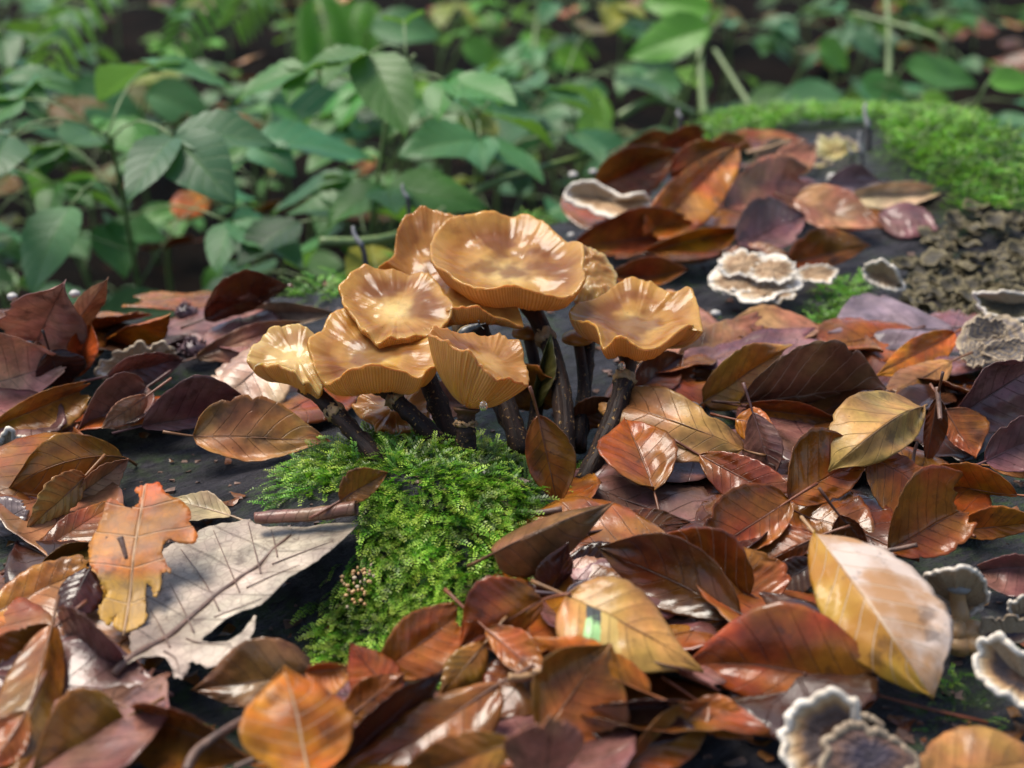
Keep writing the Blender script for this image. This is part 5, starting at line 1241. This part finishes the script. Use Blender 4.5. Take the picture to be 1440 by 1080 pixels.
ordw = ["leftmost", "second from left", "third from left", "fourth from left", "fifth from left", "sixth from left", "seventh from left", "eighth from left", "ninth from left", "tenth from left", "eleventh from left", "twelfth from left", "rightmost"]
shade = {'mid': "mid green", 'deep': "dark green", 'blue': "bluish green", 'light': "light green", 'yell': "yellow-green"}
for ri, (yy, num, x0, x1, h0, h1) in enumerate(rows):
    for i in range(num):
        x = x0 + (x1 - x0) * (i + .5) / num + r.uniform(-4, 4); y = yy + r.uniform(-8, 8)
        if sdist(np.array([x]), np.array([y]))[0] > -9: continue
        thin = .85 if x > 30 and ri > 2 else 1
        color = ['mid', 'blue', 'deep', 'mid', 'light', 'blue', 'deep', 'blue'][r.integers(8)]
        small = r.random() < .3
        bramble(x, y, r.uniform(h0, h1) * thin * (.8 if small else 1), int(r.integers(8, 12) * thin * (1.3 if small else 1)), r.uniform(4, 7.5), color, f"{shade[color]} leafy plant, {ordw[i]} in the {rown[ri]}", r, kindset=(4, 1, 4) if small else (0, 1, 2, 3), size=(.35, .65) if small else (.40, .78))

# leaves that stand out in the photograph, each on its own plant
def posed(px, py, depth, dpx, dpy, size, color, label, kind=0, tilt=(0, -.5, 1), name="leafy_sprig", yaw=0.0):
    b = atd(px, py, depth); e = atd(dpx, dpy, depth + yaw); org = np.array([b[0] - 2, b[1] + 5, -25.0])
    root = empty(name, org)
    P = catmull([org, (org + b) / 2 + [-1, 1, 3], b], 12)
    V, F, uv = tube(P, np.linspace(.25, .1, 12), 6); put("stem", V, F, MAT['stalk_green'], org, root, uv)
    L = np.linalg.norm(e - b); base_len = [8, 7, 6, 9, 5][kind]
    green_leaf(root, org, b, e - b, np.array(tilt, float), kind, L / base_len, GCOL[color])
    return tag(root, label, "plant", "single leafy sprigs behind the log")
posed(375, 150, 118, 520, 170, 1, 'blue', "sprig with a large round bluish green leaf, upper left of the mushrooms", 0, (0, -.9, 1))
posed(640, 135, 112, 752, 150, 1, 'blue', "sprig with a pale sheen leaf above the cluster", 1, (0, -.9, 1))
posed(855, 130, 115, 752, 150, 1, 'blue', "sprig with a bluish leaf pointing left above the rear bracket", 1, (0, -.8, 1))
posed(735, 165, 112, 735, 240, 1, 'blue', "sprig with a leaf hanging straight down above the large round mushroom", 4, (.3, -1, .4))
posed(1000, 40, 105, 880, 65, 1, 'light', "sprig with a bright grass-green leaf at the top", 3, (0, -.9, .8))
posed(1000, 15, 118, 905, -8, 1, 'light', "sprig with a light green leaf touching the photo's top edge", 0, (0, -.9, .8))
posed(520, 40, 140, 620, 35, 1, 'blue', "sprig with an oval bluish leaf near the top", 0, (0, -.8, 1))
posed(95, 130, 120, 200, 150, 1, 'blue', "sprig with a rounded leaf at upper left", 2, (0, -.8, 1))
posed(205, 130, 124, 300, 155, 1, 'blue', "sprig with a rounded leaf beside the upper left one", 2, (0, -.8, 1))
posed(290, 415, 92, 345, 365, 1, 'light', "sprig with a round light green leaf above the glossy dark brown leaf", 2, (0, -1, .6))
posed(420, 340, 96, 300, 320, 1, 'deep', "sprig with a toothed dark leaf behind the leftmost mushroom", 3, (0, -.6, 1))
posed(250, 300, 100, 150, 330, 1, 'mid', "sprig with a toothed leaf behind the orange-brown tip", 3, (0, -.6, 1))
posed(140, 445, 82, 270, 420, 1, 'deep', "sprig with a large dark leaf just behind the left drift", 3, (0, -.7, 1))
posed(20, 400, 84, -60, 380, 1, 'deep', "sprig with a dark leaf at the photo's left edge", 3, (0, -.7, 1))
posed(830, 210, 100, 845, 130, 1, 'yell', "sprig with an upright yellow-green leaf behind the cup-shaped bracket", 1, (0, -1, .3))
posed(905, 225, 98, 820, 235, 1, 'blue', "sprig with a low bluish leaf behind the rear pile", 1, (0, -.6, 1))
posed(1185, 140, 122, 1085, 135, 1, 'blue', "sprig with a broad blue-green leaf behind the moss carpet", 0, (0, -.7, 1))
posed(1210, 110, 128, 1290, 145, 1, 'mid', "sprig with a broad leaf beside the blue-green one", 0, (0, -.8, 1))
posed(1360, 150, 100, 1395, 210, 1, 'light', "sprig with a drooping leaf over the moss carpet's right end", 1, (.3, -1, .5))
posed(1390, 115, 96, 1460, 112, 1, 'light', "sprig with a grass-green leaf at the photo's right edge", 4, (0, -.8, .8))
posed(1425, 290, 82, 1450, 225, 1, 'light', "sprig with an upright leaf at the right edge beside the moss carpet", 1, (.2, -1, .3))
posed(960, 120, 108, 890, 112, 1, 'blue', "sprig with a small grey-blue leaf above the rear pile", 4, (0, -.7, 1))
posed(1270, 95, 118, 1380, 110, 1, 'mid', "sprig with a long leaf above the moss carpet", 1, (0, -.6, 1))

posed(845, 190, 104, 835, 120, 1, 'yell', "sprig with a tall yellow-green leaf behind the rear pile", 1, (0, -1, .3))
posed(1000, 120, 112, 950, 95, 1, 'yell', "sprig with a yellow-green leaf above the rear pile", 4, (0, -.8, .8))
posed(600, 110, 135, 560, 150, 1, 'yell', "sprig with a bright leaf left of the pale sheen leaf", 4, (0, -.9, .7))
posed(650, 60, 145, 700, 85, 1, 'light', "sprig with a bright leaf above the pale sheen leaf", 2, (0, -.9, .8))
posed(1150, 60, 130, 1200, 90, 1, 'light', "sprig with a bright leaf left of the upright yellow-green stem", 2, (0, -.9, .8))
posed(1300, 130, 110, 1340, 175, 1, 'yell', "sprig with a hanging yellow-green leaf over the moss carpet", 4, (.2, -1, .5))
posed(780, 70, 140, 830, 95, 1, 'yell', "sprig with a small yellow-green leaf at the top centre", 4, (0, -.9, .7))
posed(460, 250, 108, 520, 270, 1, 'light', "sprig with a light leaf above the wavy tan cap", 2, (0, -.8, 1))
posed(560, 215, 112, 620, 200, 1, 'blue', "sprig with a bluish leaf above the tall back rim mushroom", 1, (0, -.8, 1))
# arching green stems
for (pts, rr, lab) in [([(1440, 215, 84), (1330, 195, 90), (1260, 175, 96)], .22, "pale green stem crossing behind the moss carpet"), ([(1250, 110, 120), (1250, 40, 122), (1245, -20, 124)], .3, "upright yellow-green stem at the upper right"),
                       ([(1325, 75, 118), (1310, 50, 118), (1200, 20, 122)], .3, "bent yellow-green stem at the upper right"), ([(990, 165, 110), (985, 90, 112), (985, 30, 114)], .35, "thick green stem behind the rear pile"),
                       ([(450, 340, 70), (560, 330, 72), (700, 255, 78), (880, 205, 90)], .26, "long green stem arching behind the mushroom cluster"), ([(740, 120, 150), (752, 60, 152), (758, -10, 154)], .35, "brown-green upright stem at the top"),
                       ([(870, 165, 104), (920, 140, 104), (975, 160, 106)], .35, "short curved green stem behind the rear pile"), ([(1055, 150, 112), (1030, 110, 114), (1005, 70, 116)], .25, "slanting green stem behind the moss carpet")]:
    P = catmull([atd(*q) for q in pts], 20); V, F, uv = tube(P, np.linspace(rr, rr * .7, 20), 7)
    tag(put("green_stem", V, F, MAT['stalk_green'], P[0], uv=uv), lab, "plant", "loose green stems")

# ferns
def fern(root_px, tip_px, d0, d1, sag, width, color, label, n=22):
    a, b = atd(*root_px, d0), atd(*tip_px, d1); org = a.copy()
    root = empty("fern_frond", org)
    P = catmull([a, a + (b - a) * .33 + [0, 0, sag], a + (b - a) * .7 + [0, 0, sag * .8], b], n)
    V, F, uv = tube(P, np.linspace(.16, .03, n), 5); put("rachis", V, F, MAT['stalk_green'], org, root, uv)
    T = nrm(np.gradient(P, axis=0)); up = np.array([0, -.6, 1.0])
    for i in range(2, n):
        ln = width * math.sin(math.pi * (.12 + .88 * (1 - i / n)) ** .8) + .4
        for s in (-1, 1):
            sd_ = nrm(np.cross(T[i], up)) * s
            d = nrm(sd_ + T[i] * .55 - np.array([0, 0, .25]))
            green_leaf(root, org, P[i], d, up, 4, 1, GCOL[color])
            o = root.children[-1] if False else bpy.context.scene.collection.objects[-1]
            o.name = "leaflet"; o.matrix_basis = o.matrix_basis @ Matrix.Diagonal((ln / 19, ln / 5, ln / 5, 1))
    return tag(root, label, "fern", "ferns behind the log")
fern((330, -60), (70, 85), 118, 108, 6, 3.4, 'yell', "light green fern frond drooping into the upper left corner")
fern((430, -50), (250, 60), 120, 112, 4, 3.0, 'light', "fern frond hanging beside the upper left one")
fern((520, -30), (330, 30), 122, 116, 4, 3.0, 'yell', "fern frond tip at the photo's top edge")
fern((440, 10), (470, 110), 150, 140, 3, 4.5, 'light', "upright soft green fern behind the round bluish leaf")
fern((520, 10), (480, 120), 156, 146, 3, 4.5, 'light', "second soft green fern beside the upright one")

# brown leaves caught among the plants and on the forest floor
lab_floor = [(345, 85, 140, "tan"), (350, 115, 138, "brown"), (250, 175, 120, "chest"), (265, 290, 96, "orange"), (400, 292, 98, "gold"), (195, 250, 105, "brown"), (345, 172, 118, "tan"), (235, 345, 92, "chest"),
             (120, 240, 120, "tan"), (510, 230, 120, "gold"), (1290, 60, 190, "umber"), (1380, 40, 210, "brown"), (1400, 200, 120, "brown"), (1330, 30, 230, "chest"), (1420, 90, 180, "umber"), (1250, 10, 250, "brown"), (480, 0, 200, "orange"), (800, 15, 180, "chest"), (1180, 60, 190, "umber"), (640, 280, 100, "yellow")]
where = ["upper left, above the round bluish leaf", "upper left, under the tan one", "upper left, dark and long", "above the left drift, small and bright", "above the leftmost mushroom", "left of centre among the plants", "small, left of the round bluish leaf", "above the glossy dark leaf", "upper left edge", "left of the cluster's top", "upper right corner, inner", "upper right corner, outer", "right of the moss carpet", "top right edge", "right edge high up", "top right behind the bent stem", "top edge left of centre", "top edge right of centre", "behind the bent yellow-green stem", "yellow, beside the tall back rim mushroom"]
for i, ((px, py, d, c), w) in enumerate(zip(lab_floor, where)):
    p0 = atd(px, py, d); rr_ = np.random.default_rng(300 + i); a = rr_.uniform(0, 6.28); L = rr_.uniform(3.0, 4.6) * (1.5 if px > 1150 else 1)
    dv = np.array([math.cos(a), math.sin(a), rr_.uniform(-.3, .3)]); sv = np.array([-math.sin(a), math.cos(a) , .5])
    add_leaf(p0 - dv * L / 2, p0 + dv * L / 2, p0 + sv * L * .28, p0 - sv * L * .28, col=c, wet=.4, res=(13, 17), name="caught_leaf", group="dead leaves among the plants", label=f"blurred dead leaf among the plants, {w}")
NTH = 'first second third fourth fifth sixth seventh eighth ninth tenth eleventh twelfth thirteenth fourteenth fifteenth sixteenth seventeenth eighteenth nineteenth twentieth'.split() + ['twenty-' + q for q in 'first second third fourth fifth sixth seventh eighth ninth'.split()]
rf = np.random.default_rng(91); pts = []
for i in range(42):
    x = rf.uniform(-110, 120); y = rf.uniform(120, 300)
    if x < 10 and rf.random() < .5: x = rf.uniform(20, 120)
    pts.append((x, y))
pts.sort()
band = [0, 0, 0]
for i, (x, y) in enumerate(pts):
    bi = 0 if y < 170 else 1 if y < 235 else 2; band[bi] += 1
    a = rf.uniform(0, 6.28); L = rf.uniform(6, 9); c = np.array([x, y, -24 + rf.uniform(.2, 1.2)])
    dv = np.array([math.cos(a), math.sin(a), rf.uniform(-.1, .1)]); sv = np.array([-math.sin(a), math.cos(a), rf.uniform(-.3, .3)])
    t = ['brown', 'chest', 'umber', 'tan', 'gold'][rf.integers(5)]
    add_leaf(c - dv * L / 2, c + dv * L / 2, c + sv * L * .3, c - sv * L * .3, col=t, wet=.4, res=(9, 13), name="floor_leaf", stalk=None, group="dead leaves on the forest floor", label=f"blurred {t if t in ('brown', 'tan') else 'golden' if t == 'gold' else 'reddish' if t == 'chest' else 'dark'} leaf on the forest floor, {NTH[band[bi] - 1]} from left in the {('near', 'middle', 'far')[bi]} strip")
